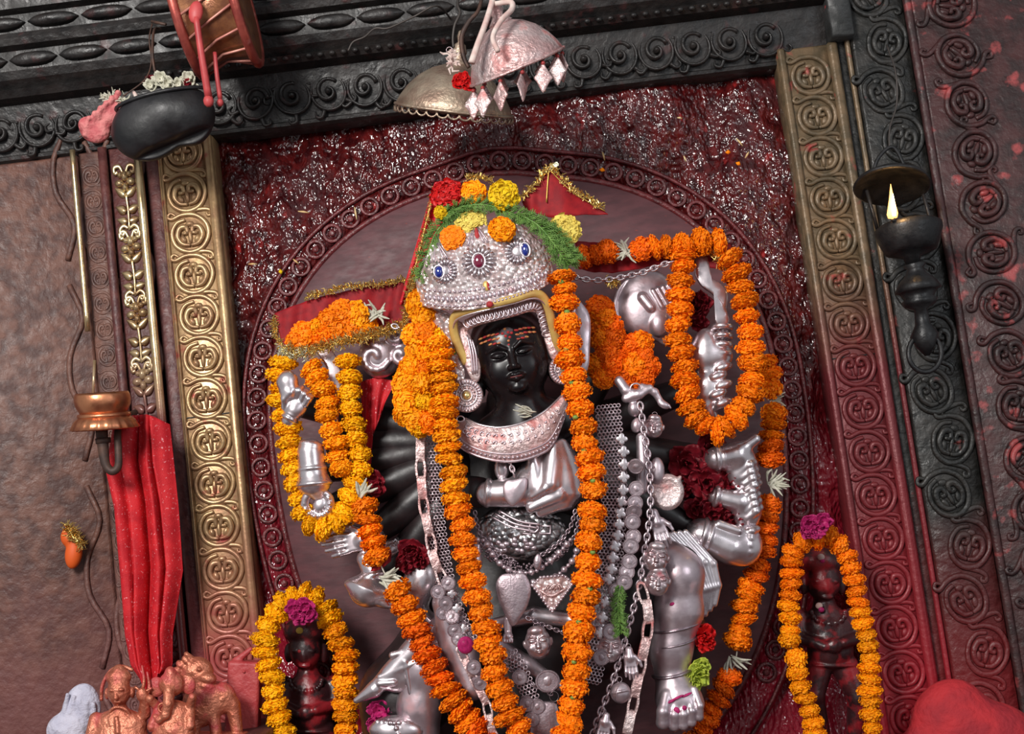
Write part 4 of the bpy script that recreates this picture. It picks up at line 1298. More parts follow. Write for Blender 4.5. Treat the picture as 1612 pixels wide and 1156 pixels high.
# viewer's left, the yellow loop and inner strands
garland('yellow marigold loop hanging round the silver cuff', [(446, 572), (440, 592), (444, 612), (440, 630), (446, 652), (452, 674), (456, 696), (458, 716), (462, 738), (466, 762), (470, 784), (476, 806), (490, 824), (510, 834), (530, 822), (545, 806), (552, 784), (560, 764), (566, 740), (566, 716), (560, 692), (556, 668), (552, 644), (550, 618), (550, 594), (548, 570)], 'yellow', .27, 21, 14, group='left arm garlands')
garland('amber marigold strand inside the yellow loop', [(488, 580), (500, 596, 2), (510, 614, 2), (516, 634, 2), (516, 654, 2), (522, 676, 2), (528, 698, 2), (532, 718), (538, 738)], 'amber', .28, 20, 14, group='left arm garlands')
garland('orange marigold strand slanting down across the silver forearm', [(574, 800), (578, 818), (582, 836), (588, 854), (594, 876), (608, 906, 4), (628, 930, 8), (638, 952, 10), (650, 974, 12), (658, 992, 12), (665, 1010, 14), (674, 1030, 16), (684, 1048, 18), (694, 1066, 20), (702, 1084, 22), (714, 1100, 24), (726, 1116, 26), (738, 1130, 26), (752, 1146, 26), (764, 1162, 26), (776, 1180, 26), (786, 1200, 26)], 'orange', .305, 23, 16, cols=['orange', 'orange', 'deep', 'orange', 'deep'], skip=(5,))
bunch('bright orange marigolds resting on the tinselled red cloth', [(480, 528), (500, 518, 2), (520, 506, 3), (540, 496, 4), (560, 500, 4), (536, 518, 6), (556, 520, 6), (576, 512, 2), (512, 528, 4), (470, 538)], .262, 'orange', 21, cols=['orange', 'amber', 'orange'])

# viewer's right
garland('orange marigold loop hanging round the sword hand', [(1130, 384), (1105, 380), (1082, 386), (1074, 402), (1076, 420), (1071, 442), (1069, 464), (1069, 487), (1067, 512), (1068, 535), (1072, 556), (1077, 578), (1079, 600), (1082, 622), (1087, 642), (1098, 660), (1112, 672), (1128, 682), (1142, 672), (1158, 658), (1170, 640), (1180, 620), (1184, 600), (1183, 573), (1181, 548), (1180, 522), (1176, 498), (1172, 474), (1166, 452), (1160, 430), (1150, 408)], 'orange', .265, 22, 14.5, group='right arm garlands')
garland('thin deep orange garland hanging close to the wall behind the stacked hands', [(1205, 570), (1212, 590), (1214, 612), (1218, 652), (1216, 668), (1214, 686), (1213, 704), (1212, 722), (1216, 756), (1210, 795), (1208, 812), (1206, 830), (1204, 848), (1202, 866), (1196, 890), (1190, 905), (1184, 922), (1178, 940), (1172, 956), (1170, 974), (1166, 992), (1162, 1010), (1158, 1040), (1148, 1066), (1140, 1084), (1130, 1100), (1122, 1116), (1114, 1132), (1104, 1148), (1095, 1166), (1086, 1184), (1078, 1202)], 'deep', .155, 20, 14, group='right arm garlands', cols=['orange', 'deep', 'deep', 'orange', 'deep', 'deep'], skip=(8, 22))
garland('short marigold string over the top of the right arm', [(920, 404), (938, 402, 4), (956, 396), (1012, 392), (1030, 390, 3), (1048, 388, 2), (1066, 388)], 'deep', .262, 20, 14, group='right arm garlands', cols=['deep', 'deep', 'orange', 'orange'])

# small guardian figures' garlands
garland('yellow marigold garland arched over the small stone figure near the copper figures',
        [(456, 1218), (453, 1196), (449, 1174), (445, 1152), (441, 1131), (434, 1111), (429, 1088), (427, 1066), (422, 1046), (417, 1027), (417, 1008), (424, 985), (434, 966), (446, 950), (463, 940), (480, 936), (498, 942), (512, 957), (521, 974), (528, 994), (537, 1014), (543, 1033), (544, 1051), (544, 1070), (543, 1090), (543, 1109), (544, 1128), (543, 1148), (543, 1168), (542, 1188), (541, 1208)], 'yellow', .16, 19.5, 12, group='guardian garlands', cols=['yellow', 'yellow', 'yellow', 'amber', 'amber'])
garland('amber marigold garland arched over the small stone figure near the olive pilaster',
        [(1296, 1208), (1292, 1190), (1288, 1172), (1284, 1154), (1279, 1138), (1273, 1119), (1266, 1099), (1261, 1080), (1255, 1059), (1253, 1037), (1241, 1008), (1246, 992), (1243, 974), (1243, 955), (1246, 937), (1244, 920), (1246, 903), (1246, 886), (1249, 869), (1262, 854), (1284, 848), (1306, 846), (1322, 857), (1335, 878), (1340, 895), (1344, 913), (1349, 931), (1351, 948), (1354, 963), (1357, 981), (1364, 1000), (1366, 1018), (1368, 1036), (1368, 1052), (1369, 1070), (1369, 1087), (1371, 1104), (1372, 1126), (1373, 1146), (1374, 1166), (1375, 1186), (1376, 1206)], 'amber', .16, 17, 12, group='guardian garlands', cols=['amber', 'orange', 'amber'])


# ---- flower clusters with broad petals (hibiscus, rose, oleander)
def blossom(fr, c, r, n, mt, name, label, cat='flower', tilt=(0, 0), layers=2, cup=.5, group=None):
    root = thing(name, label, cat, fr.pt(c[0], c[1] + r * .6, c[2]), group)
    for L in range(layers):
        k = 1 - .34 * L
        for i in range(n):
            a = 2 * PI * (i + .5 * L) / n + FLG.normal() * .1
            def fn(x, y, a=a, k=k, L=L):
                rr = r * k * (.12 + .88 * y); ww = r * k * .62 * math.sin(PI * (.12 + .80 * y)) * (x * 2 - 1)
                h = (cup + .25 * L) * r * y * y * .9 + r * .10 * math.sin(7 * x + 5 * y + a) * y + 3 * L
                p = np.array([rr * math.cos(a) - ww * math.sin(a), rr * math.sin(a) + ww * math.cos(a), h - .22 * abs(ww)])
                p[0] += tilt[0] * h; p[1] += tilt[1] * h
                return p + np.array(c, float)
            part(M().sheet(fn, 7, 7, .8), 'petal', mt, fr, root, 'all')
    part(M().ell((c[0] + tilt[0] * r * .3, c[1] + tilt[1] * r * .3, c[2] + r * .35), (r * .14, r * .14, r * .25), 0, 8, 5), 'centre', 'petal_yellow' if mt == 'petal_lime' else mt, fr, root, 'all')
    return root


FG = Fr(.185)
def posy(label, blooms, fr, mt, name, n=6, layers=2):
    """several blossoms tied together: one thing, a part per blossom petal ring"""
    b0 = blooms[0]
    root = thing(name, label, 'flowers', fr.pt(b0[0], b0[1] + b0[3], b0[2]))
    for (x, y, w, r) in blooms:
        m = M()
        for L in range(layers):
            for i in range(n):
                a = 2 * PI * (i + .5 * L) / n + FLG.normal() * .15
                k = 1 - .34 * L; tl = FLG.normal(size=2) * .15
                def fn(p, q, a=a, k=k, L=L, tl=tl):
                    rr = r * k * (.1 + .9 * q); ww = r * k * .6 * math.sin(PI * (.12 + .8 * q)) * (p * 2 - 1)
                    h = (.5 + .25 * L) * r * q * q + r * .14 * math.sin(6 * p + 5 * q + a) * q + 2 * L
                    return np.array([x + rr * math.cos(a) - ww * math.sin(a) + tl[0] * h, y + rr * math.sin(a) + ww * math.cos(a) + tl[1] * h, w + h - .22 * abs(ww)])
                m.sheet(fn, 6, 6, .8)
        part(m, 'blossom', mt, fr, root, 'all', kind='stuff')
    return root


posy('bright pink flowers on the garlanded figure near the copper figures', [(468, 958, 18, 15), (484, 954, 20, 15), (492, 966, 22, 13), (476, 970, 22, 13)], FG, 'petal_pink', 'pink_blossoms')
posy('magenta flowers on the garlanded figure near the olive pilaster', [(1272, 826, 10, 16), (1292, 822, 12, 15), (1282, 836, 14, 14), (1268, 838, 8, 11)], FG, 'petal_pink', 'pink_blossoms')
posy('crimson pink flowers under the pointed silver drapery', [(598, 1118, 8, 18), (612, 1132, 6, 14), (590, 1138, 8, 12)], Fr(.25), 'petal_pink', 'pink_blossoms')
posy('dark red roses between the stacked silver hands', [(1082, 730, 0, 30), (1120, 705, -4, 28), (1110, 760, 6, 28), (1150, 760, 0, 22), (1075, 765, 0, 20), (1120, 808, 6, 26), (1150, 815, 4, 22), (1096, 800, 2, 20)], Fr(.185), 'petal_rose', 'red_roses', 5, 3)
posy('dark red rose inside the orange loop', [(1092, 490, 0, 24), (1104, 478, 4, 18), (1100, 508, 0, 16)], Fr(.20), 'petal_rose', 'red_rose', 5, 3)
posy('dull red rose below the dark fanned arms', [(650, 870, 0, 24), (640, 886, 4, 18), (660, 880, 6, 18)], Fr(.26), 'petal_rose', 'red_rose', 5, 3)
posy('dark red blossom tied above the slanting strand', [(588, 758, 0, 18), (594, 770, 4, 14)], Fr(.26), 'petal_rose', 'red_rose', 5, 2)
posy('bright red flower beside the silver ankle', [(1108, 1000, 0, 20), (1110, 1012, 4, 16)], Fr(.25), 'petal_red', 'red_flower', 6, 3)
posy('lime yellow flower beside the bare silver foot', [(1098, 1062, 6, 20), (1104, 1048, 2, 15), (1092, 1074, 8, 14)], Fr(.26), 'petal_lime', 'lime_flower', 6, 3)


# ---- tufts of narrow white petals between garland sections
def tuft(label, c, fr, ang, n=16, L=30, mt='petal_white', spread=50, group='white petal tufts', name='petal_tuft', wd=2.2):
    root = thing(name, label, 'flower', fr.pt(c[0], c[1], c[2]), group)
    for i in range(n):
        a = R_(ang + FLG.uniform(-spread, spread)); l = L * FLG.uniform(.6, 1.05); dz = FLG.uniform(-.1, .9)
        p0 = np.array(c, float) + FLG.normal(size=3) * [3, 3, 1]
        d = np.array([math.cos(a), math.sin(a), dz * .5])
        b = np.array([-math.sin(a), math.cos(a), 0]) * FLG.normal() * .15 * l
        m = M().tube(catmull([p0, p0 + d * l * .5 + b, p0 + d * l + b * .5 + [0, 0, 2]], 4), [wd * .5, wd, wd * .9, wd * .3], 5, flat=.5)
        part(m, 'petal', mt, fr, root, 'all')
    return root


tuft('greenish white petal tuft tied on the slanting orange strand', (604, 912, 24), Fr(.285), 10, 18, 34, wd=2.8)
tuft('white petal tuft above the slanting orange strand', (568, 778, 10), Fr(.285), -60, 12, 26, wd=2.8)
tuft('white petal tuft between sections of the short top string', (988, 398, 0), Fr(.262), 90, 18, 26, spread=160)
tuft('white petal tuft beside the topmost stacked hand', (1212, 762, 0), Fr(.155), 0, 22, 28, spread=70)
tuft('white petal tuft high on the thin garland by the wall', (1212, 632, 0), Fr(.155), 0, 10, 24, spread=30)
tuft('pinkish petal tuft low on the thin garland by the wall', (1150, 1036, 6), Fr(.155), 40, 12, 30, 'petal_white', 60)
tuft('pale star shaped petal tuft lying on the tinselled red cloth', (592, 496, 8), Fr(.262), -90, 18, 24, 'petal_white', 170)

# ---- flowers and fern crowning the head
FT = Fr(.405)
def single(label, c, r, col, fr=FT, thick=.8, ax=(0, -.3, 1), cat='flower', name=None):
    k = {'red': 'red_flower', 'bright': 'yellow_flower', 'pale': 'pale_flower', 'lime': 'lime_flower'}.get(col, 'marigold')
    root = thing(name or k, label, cat, fr.pt(c[0], c[1] + r * .8, c[2]))
    flower(fr, c, ax, r, r * thick, col, root, 'flower_head')
    part(M().tube(np.array([(c[0], c[1], c[2] - 2), (c[0] + 3, c[1] + r * .7, c[2] - r * .5)]), 1.6, 6), 'stem', 'calyx_green', fr, root, 'all')
    return root


single('big bright red flower at the top of the crown', (705, 306, -8), 25, 'red')
single('amber marigold between red and yellow flowers on the crown', (743, 304, -6), 22, 'amber')
single('bright yellow flower on top of the crown', (793, 309, 0), 26, 'bright')
single('small yellow flower under the big red flower', (694, 336, 6), 12, 'bright')
single('orange marigold on the right point of the crown', (791, 371, 44), 23, 'amber', Fr(.385))
single('orange marigold tucked at the left point of the crown', (714, 382, 36), 18, 'orange', Fr(.385), .5)
single('pale yellow flower on the middle point of the crown', (742, 354, 22), 22, 'pale', Fr(.385), .5)
single('pale yellow flower below the red flag', (890, 362, 0), 26, 'pale', Fr(.39), .6)
single('small yellow green flower at the left edge of the crown', (666, 432, 0), 12, 'lime', Fr(.39))


def fern(label, path, fr, n, L, name='fern_sprig', group='fern sprigs', side=1.0, seed=0, mt='fern_green'):
    g = np.random.default_rng(seed)
    C = catmull([list(p) + [0] * (3 - len(p)) for p in path], 12)
    root = thing(name, label, 'fern', fr.pt(*C[-1]), group)
    part(M().tube(C, [1.8, 1.2], 5), 'stem', mt, fr, root, 'all')
    m = M()
    for i in range(n):
        t = i / n; k = t * (len(C) - 2); j = int(k)
        p = C[j] * (1 - k + j) + C[j + 1] * (k - j)
        tg = C[j + 1] - C[j]; tg /= np.linalg.norm(tg)
        for s_ in (-1, 1):
            nrm = np.array([-tg[1], tg[0], 0]) * s_
            d = tg * g.uniform(.3, 1.0) + nrm * g.uniform(.4, 1.1) + np.array([0, 0, g.uniform(-.2, .9)])
            d /= np.linalg.norm(d)
            l = L * g.uniform(.6, 1.1)
            q = p + d * l
            m.tube(np.array([p, p + d * l * .5 + [0, 0, 1.5], q]), [.9, .8, .3], 4)
            for f_ in (.35, .55, .75):
                for s2 in (-1, 1):
                    e = p + d * l * f_
                    d2 = d * .7 + np.array([-d[1], d[0], .3]) * s2 * .7
                    m.tube(np.array([e, e + d2 * l * .34]), [.85, .35], 4)
    part(m, 'fronds', mt, fr, root, 'all', kind='stuff')
    return root


FF = Fr(.40)
fern('dense feathery fern sprig curling down the left of the crown', [(745, 334, 4), (712, 342, 4), (688, 366, 6), (674, 400, 4), (662, 440, 0)], FF, 46, 20, seed=1)
fern('feathery fern sprig over the top of the crown', [(690, 345, 8), (725, 328, 8), (765, 325, 10), (805, 338, 8), (845, 352, 4)], FF, 54, 19, seed=2)
fern('broad feathery fern sprig drooping right of the crown', [(815, 338, 8), (845, 356, 12), (868, 382, 14), (884, 406, 12), (896, 420, 8)], FF, 56, 22, seed=3)
fern('feathery fern tip beside the broad drooping sprig', [(850, 350, 2), (876, 374, 8), (896, 396, 6), (908, 412, 4)], FF, 40, 18, seed=5)
fern('small green fern sprig among the silver coins', [(976, 920, 6), (972, 950, 10), (974, 975, 10), (978, 998, 8)], Fr(.34), 30, 16, seed=4)

# ------------------------------------------------------------------ chains, coins, necklaces, masks
mat('coin', (0.48, 0.39, 0.42), (0.36, 0.28, 0.31), 90, 0.38, 0.8, bump=0.3, bscale=260, dist=0.002)
mat('mask_silver', (0.60, 0.52, 0.54), (0.46, 0.33, 0.35), 40, 0.30, 0.85, dust=[((0.40, 0.10, 0.12), 30, 0.60, 0.75)])


def torus_local(R, r, nu=12, nv=6, sx=1.0, sy=1.0):
    return M().tube(np.array([(R * sx * math.cos(a), R * sy * math.sin(a), 0) for a in np.linspace(0, 2 * PI, nu + 1)[:-1]]), r, nv, closed=True)


LINK = {}
for k in ('silver_worn', 'silver_dark', 'silver_pink', 'silver'):
    LINK['wire', k] = raw_mesh(torus_local(1, .26, 12, 6, .62, 1), 'link', k, True)
    # strap link: broad band bent into a long ring
    m = M(); an = np.linspace(0, 2 * PI, 17)[:-1]
    prof = [np.array([(.45 * math.copysign(abs(math.cos(a)) ** .6, math.cos(a)) * q, math.sin(a) * (1 - (1 - q) * .45), w) for a in an]) for q, w in ((1, -.36), (1, .36), (.62, .36), (.62, -.36))]
    m.rings(prof, False, True)
    LINK['band', k] = raw_mesh(m, 'link', k, False)


def chain(label, pts, fr, size, mt, kind='wire', pitch=1.45, group='silver chains', name='silver_chain', start=0):
    C = catmull([list(p) + [0] * (3 - len(p)) for p in pts], 12)
    s_ = np.r_[0, np.cumsum(np.linalg.norm(np.diff(C, axis=0), axis=1))]
    root = thing(name, label, 'chain', fr.pt(*C[np.argmax(C[:, 1])]), group)
    n = int(s_[-1] / (size * pitch))
    for i in range(n + 1):
        t = min(s_[-1], i * size * pitch)
        p = np.array([np.interp(t, s_, C[:, k]) for k in range(3)]); q = np.array([np.interp(min(t + 2, s_[-1]), s_, C[:, k]) for k in range(3)]); o = np.array([np.interp(max(0, t - 2), s_, C[:, k]) for k in range(3)])
        w = fr([p, p + (q - o)])
        ax = Vector(w[1] - w[0]).normalized()
        z = Vector((0, -1, 0)); z = (z - ax * z.dot(ax)).normalized()
        if (i + start) % 2: z = z.cross(ax)
        x = ax.cross(z)
        rq = Matrix((x, ax, z)).transposed().to_quaternion()
        put(LINK[kind, mt], 'link', Vector(w[0]), root, rq, size * fr.s)
    return root


FJ = Fr(.345)
chain('heavy pink silver strap chain hanging in front of the dark fanned arms', [(663, 680), (662, 720), (664, 760), (668, 800), (674, 830), (679, 855), (684, 880), (694, 905), (704, 930)], Fr(.335), 19, 'silver_pink', 'band', 1.55)
chain('heavy strap chain falling from the knee past the small hand pendant', [(1012, 935), (1020, 965), (1018, 1000), (1010, 1040), (1003, 1075), (996, 1110), (986, 1160)], Fr(.335), 19, 'silver_pink', 'band', 1.55)
chain('twisted strap chain below the slanting strand', [(728, 1030), (742, 1060), (752, 1080), (766, 1110), (772, 1140), (780, 1165)], Fr(.335), 16, 'silver_pink', 'band', 1.5)
chain('long link chain beside the mesh strip and the pale cup', [(1008, 640), (1014, 680), (1020, 720), (1024, 770), (1022, 820), (1014, 870), (1008, 910), (1002, 940), (990, 985), (978, 1030), (964, 1075), (946, 1120), (932, 1160)], Fr(.33), 7.0, 'silver_worn', 'wire', 1.35)
chain('thin silver chain from crown to the round drum', [(905, 436), (930, 441), (960, 440), (990, 434), (1015, 428), (1040, 418), (1060, 412)], Fr(.275), 6.5, 'silver', 'wire', 1.4)
chain('short thin chain left of the amber bunch', [(622, 514), (636, 518), (650, 516), (662, 510)], Fr(.33), 6, 'silver', 'wire', 1.4)
chain('fine grey chain at the left of the belly plate', [(748, 808), (752, 830), (764, 852), (786, 872), (812, 884)], FJ, 4.2, 'silver_dark', 'wire', 1.3)
chain('fine grey chain at the right of the belly plate', [(905, 806), (898, 830), (884, 850), (866, 866), (845, 878)], FJ, 4.2, 'silver_dark', 'wire', 1.3)
chain('second grey chain right of the belly plate', [(911, 815), (906, 840), (894, 862), (876, 880), (850, 892)], Fr(.34), 4.2, 'silver_dark', 'wire', 1.3)
chain('grey chain slung across the waist toward the mask pendants', [(832, 974), (850, 982), (870, 990), (890, 998), (910, 1006)], FJ, 4.6, 'silver_dark', 'wire', 1.3)
chain('grey chain crossing low behind the straight garlands', [(786, 1040), (806, 1056), (826, 1070), (846, 1082), (866, 1092)], FJ, 4.6, 'silver_dark', 'wire', 1.3)
chain('short chain holding the chest leaf pendant', [(802, 724), (806, 738), (810, 752)], Fr(.365), 5.5, 'silver_worn', 'wire', 1.35)


# mesh strips: nets of tiny rings, with plates and coins
def net(label, path, wd, fr, name='mesh_strip', ring=3.0, mt='silver_worn', group='silver mesh strips'):
    C = catmull([list(p) + [0] * (3 - len(p)) for p in path], 12)
    s_ = np.r_[0, np.cumsum(np.linalg.norm(np.diff(C, axis=0), axis=1))]
    root = thing(name, label, 'chain', fr.pt(*C[-1]), group)
    m = M()
    nw = int(wd / (ring * 1.75))
    for i in range(int(s_[-1] / (ring * 1.6))):
        t = i * ring * 1.6
        p = np.array([np.interp(t, s_, C[:, k]) for k in range(3)]); q = np.array([np.interp(min(t + 3, s_[-1]), s_, C[:, k]) for k in range(3)])
        tg = q - p
        if np.linalg.norm(tg) < 1e-6: continue
        tg /= np.linalg.norm(tg); nr = np.array([-tg[1], tg[0], 0])
        for j in range(nw + 1):
            c = p + nr * ((j + .5 * (i % 2)) / nw - .5) * wd
            c[2] += 3 * math.cos((j / nw - .5) * 3) + FLG.normal() * .5
            a = np.linspace(0, 2 * PI, 8)[:-1]
            tl = .5 * (-1) ** i
            m.tube(np.stack([c[0] + ring * np.cos(a), c[1] + ring * np.sin(a), c[2] + ring * tl * np.sin(a)], 1), 1.05, 4, closed=True)
    part(m, 'ring_mesh', mt, fr, root, 'all', kind='stuff')
    return root, C, s_


def plate_mesh(kind):
    m = M()
    if kind == 'quatrefoil':
        t = np.linspace(0, 2 * PI, 41)[:-1]
        rr = .62 + .38 * np.abs(np.cos(2 * t)) ** .8
        m.plate(np.stack([rr * np.cos(t), rr * np.sin(t)], 1), -.08, .12, .08, .08)
    else:
        t = np.linspace(0, 2 * PI, 25)[:-1]
        m.plate(np.stack([np.cos(t), np.sin(t)], 1), -.06, .06, .05)
        m.tube(np.array([(.86 * math.cos(a), .86 * math.sin(a), .07) for a in t]), .05, 4, closed=True)
        m.ell((0, 0, .05), (.35, .45, .08), 0, 10, 5)
    return m


def px_share(m, name, mt):
    """shared mesh in pixel-space axes (u right, v down, w out) turned to the image roll"""
    v = m.verts()
    c, s_ = math.cos(RO), math.sin(RO)
    # image right in world is (cos, 0, -sin)... both in the wall plane
    P = np.stack([v[:, 0] * c - v[:, 1] * s_ * -1 * -1, -v[:, 2], -v[:, 0] * s_ - v[:, 1] * c], 1)
    me = bpy.data.meshes.new(name); me.from_pydata(P.tolist(), [], m.f)
    bm = bmesh.new(); bm.from_mesh(me); bmesh.ops.recalc_face_normals(bm, faces=bm.faces); bm.to_mesh(me); bm.free()
    me.polygons.foreach_set('use_smooth', [True] * len(me.polygons)); me.set_sharp_from_angle(angle=R_(45))
    me.materials.append(MAT[mt])
    return me


QF = px_share(plate_mesh('quatrefoil'), 'flower_plate', 'silver')
CN = px_share(plate_mesh('coin'), 'coin', 'coin')
FN = Fr(.335)
root, C, s_ = net('silver mesh strip set with flower plates right of the straight garland', [(958, 640), (962, 680), (968, 740), (968, 800), (964, 860), (958, 910), (950, 960), (940, 1020), (926, 1080)], 31, FN)
for (x, y) in ((978, 692), (981, 712), (982, 732), (981, 752), (980, 772), (978, 790), (976, 808), (974, 826), (972, 843), (968, 860), (964, 878), (962, 896), (958, 912), (952, 948), (948, 972), (944, 996)):
    put(QF, 'flower_plate', FN.pt(x, y, 9), root, Quaternion((0, 1, 0), FLG.normal() * .2), 9.5 * FN.s)
for (x, y) in ((1001, 770), (999, 792), (997, 806), (995, 822), (992, 860), (996, 845), (990, 884), (986, 900), (982, 916), (960, 994), (946, 1034), (1000, 735), (970, 930)):
    put(CN, 'coin', FN.pt(x, y, 11 + FLG.uniform(-2, 2)), root, Quaternion((FLG.normal() * .1, 1, FLG.normal() * .1), FLG.normal()), 12.5 * FN.s)
root, C, s_ = net('silver mesh strip hung with coins left of the straight garland', [(680, 690), (682, 730), (684, 780), (688, 830), (696, 880), (706, 930), (722, 975), (742, 1015)], 22, Fr(.325))
for (x, y) in ((690, 932), (702, 950), (712, 970), (716, 992), (722, 1005), (706, 918), (746, 1050), (756, 1075), (698, 965)):
    put(CN, 'coin', Fr(.335).pt(x, y, 8), root, Quaternion((FLG.normal() * .1, 1, FLG.normal() * .1), FLG.normal()), 11.5 * FN.s)
for (x, y) in ((712, 935), (720, 958), (730, 990)):
    put(QF, 'flower_plate', Fr(.335).pt(x, y, 6), root, None, 8 * FN.s)
root, C, s_ = net('silver mesh strip slung low behind the garlands', [(804, 1030), (818, 1052), (828, 1076), (836, 1096), (842, 1112)], 18, FJ)
for (x, y) in ((830, 1108), (846, 1112), (818, 1066), (838, 1132)):
    put(CN, 'coin', FJ.pt(x, y, 6), root, None, 12 * FJ.s)
# big coin and plate low in the middle
r_ = thing('coin_pendant', 'large round silver coin pendant behind the straight garlands', 'pendant', FJ.pt(862, 1090))
put(CN, 'coin', FJ.pt(862, 1072, 6), r_, None, (19 * FJ.s, 19 * FJ.s, 17 * FJ.s))
part(torus_local(1, .2, 16, 6, 7, 8).move(lambda a: a * [1, 1, 5] + [872, 1096, 6]), 'ring', 'silver_worn', FJ, r_, 'all')
pl = M().plate(catmull([(842, 1108), (872, 1106), (880, 1124), (878, 1165), (838, 1165), (836, 1124)], 4, True), -3, 3, 2, 3)
part(pl, 'plate_pendant', 'coin', FJ, None, True, 'dull silver plate hanging between the straight garlands', 'pendant')

# bead necklace
NB = thing('bead_necklace', 'double row of round silver beads below the belly plate', 'necklace', Fr(.35).pt(820, 905))
FNb = Fr(.34)
bd_px = share(M().ell((0, 0, 0), 1, 0, 12, 8), 'bead', 'silver_worn')
cr = lambda x, y: (640 + .2596 * x, 680 + .2596 * y)
for row in (catmull([cr(*p) for p in ((430, 655), (475, 665), (510, 725), (555, 785), (620, 838), (695, 855), (780, 845), (848, 800), (910, 748), (965, 690), (1005, 640))], 10),
            catmull([cr(*p) for p in ((700, 905), (770, 912), (830, 905), (900, 880), (955, 835), (1010, 775), (1030, 720))], 10)):
    L_ = np.r_[0, np.cumsum(np.linalg.norm(np.diff(row, axis=0), axis=1))]
    part(M().tube(np.c_[row, np.full(len(row), 3.0)], 1.1, 5), 'wire', 'silver_dark', FNb, NB, 'all')
    for i, q in enumerate(np.arange(0, L_[-1], 9.0)):
        p = (np.interp(q, L_, row[:, 0]), np.interp(q, L_, row[:, 1]))
        big = i % 2 == 0
        put(bd_px, 'bead', FNb.pt(p[0], p[1], 6), NB, None, (5.6 if big else 3.6) * FNb.s)
gm = M()
for i in range(170):
    a = FLG.uniform(0, PI); rr = FLG.uniform(.86, 1.12)
    gm.ell((826 - 66 * rr * math.cos(a), 848 + 46 * rr * math.sin(a), FLG.uniform(2, 7)), FLG.uniform(1.8, 2.8), 0, 6, 4)
part(gm, 'granules', 'silver_dark', FNb, NB, 'all', kind='stuff')

# leaf and diamond pendants
r_ = thing('leaf_pendant', 'large plain pinkish silver leaf pendant at the waist', 'pendant', Fr(.355).pt(808, 975))
lf = catmull([(808, 903), (826, 904), (836, 925), (832, 950), (820, 972), (807, 986), (794, 966), (783, 940), (781, 918), (790, 905)], 5, True)
part(M().plate(lf, 0, 3, 1.2, 3), 'leaf', 'coin', Fr(.355), r_)
part(torus_local(1, .3, 14, 6, 4.5, 6).move(lambda a: a * [1, 1, 4] + [808, 899, 4]), 'loop', 'silver_worn', Fr(.355), r_, 'all')
r_ = thing('diamond_pendant', 'beaded diamond shaped silver plaque with relief at the waist', 'pendant', Fr(.355).pt(868, 967))
dm = [(836, 921), (850, 908), (889, 905), (904, 918), (869, 966)]
part(M().plate(dm, 0, 4, 1.5), 'plaque', 'silver_emboss', Fr(.355), r_)
dp = np.array(dm + [dm[0]], float); L_ = np.r_[0, np.cumsum(np.linalg.norm(np.diff(dp, axis=0), axis=1))]
for q in np.arange(0, L_[-1], 6.2):
    put(bd_px, 'bead', Fr(.355).pt(.94 * (np.interp(q, L_, dp[:, 0]) - 869) + 869, .94 * (np.interp(q, L_, dp[:, 1]) - 926) + 926, 4), r_, None, 2.6 * FJ.s)
m = M()
for k in range(5):
    m.tube(catmull([(856 + 4 * k, 930 - 2 * (k % 2), 4), (864 + 4 * k, 920, 6), (870 + 4 * k, 928, 5)], 4), 1.8, 5)
m.tube(catmull([(850, 930, 4), (868, 938, 6), (892, 926, 4)], 4), 2.4, 6)
part(m, 'relief_figure', 'paint_red' if False else 'silver_pink', Fr(.355), r_, 'all')
small_leaf = catmull([(847, 872), (853, 880), (851, 892), (845, 898), (840, 890), (841, 879)], 4, True)
part(M().plate(small_leaf, 0, 3, 1, 2), 'small_leaf_pendant', 'coin', Fr(.36), None, True, 'small silver leaf charm hanging among the beads', 'pendant')


# mask faces strung as a garland (each with eyes, nose, mouth, ears)
def mask(label, c, s, ang, fr, mt='mask_silver', foot=False):
    p = [ell((0, 0, 0), (24, 29, 15), 0, 4), ell((0, 13, 3), (19, 15, 12), 0, 6), ell((0, -22, 4), (17, 10, 11), 0, 4), cap((0, -5, 14), (0, 6, 18), 2.6, 4.2, 3)]
    for q in (-1, 1):
        p += [ell((q * 10, -4, 14), (7.5, 4.5, 4), q * -8, 2, -1), ell((q * 10, -4, 11.5), (6.6, 3.6, 4.5), q * -8, 1)]
        p += chain_caps([(q * 3, -10, 15), (q * 11, -13, 14), (q * 19, -9, 9)], [1.6, 1.9, 1.2], 1.5)
        p += [ell((q * 24, 1, 0), (4, 8, 5), q * 10, 2), ell((q * 13, 8, 11), (6, 6, 4), 0, 3)]
    p += chain_caps([(-8, 14, 13), (0, 16.5, 16), (8, 14, 13)], [1.4, 2.6, 1.4], 1.5) + [ell((0, 12.6, 16), (6, 1.6, 3), 0, 1)]
    m = sdf(p, 1.5)
    m.move(lambda a: a * s).turn((0, 0), ang).move(lambda a: a + np.array(c, float))
    root = thing('mask_pendant', label, 'mask', fr.pt(c[0], c[1] + 29 * s, c[2]), 'silver mask pendants')
    part(m, 'face', mt, fr, root, 'all')
    part(torus_local(1, .3, 12, 6, 4, 4).move(lambda a: a * [1, 1, 3] + [c[0] + 30 * s * math.sin(R_(ang)), c[1] - 31 * s * math.cos(R_(ang)), c[2]]), 'loop', 'silver_worn', fr, root, 'all')
    return root


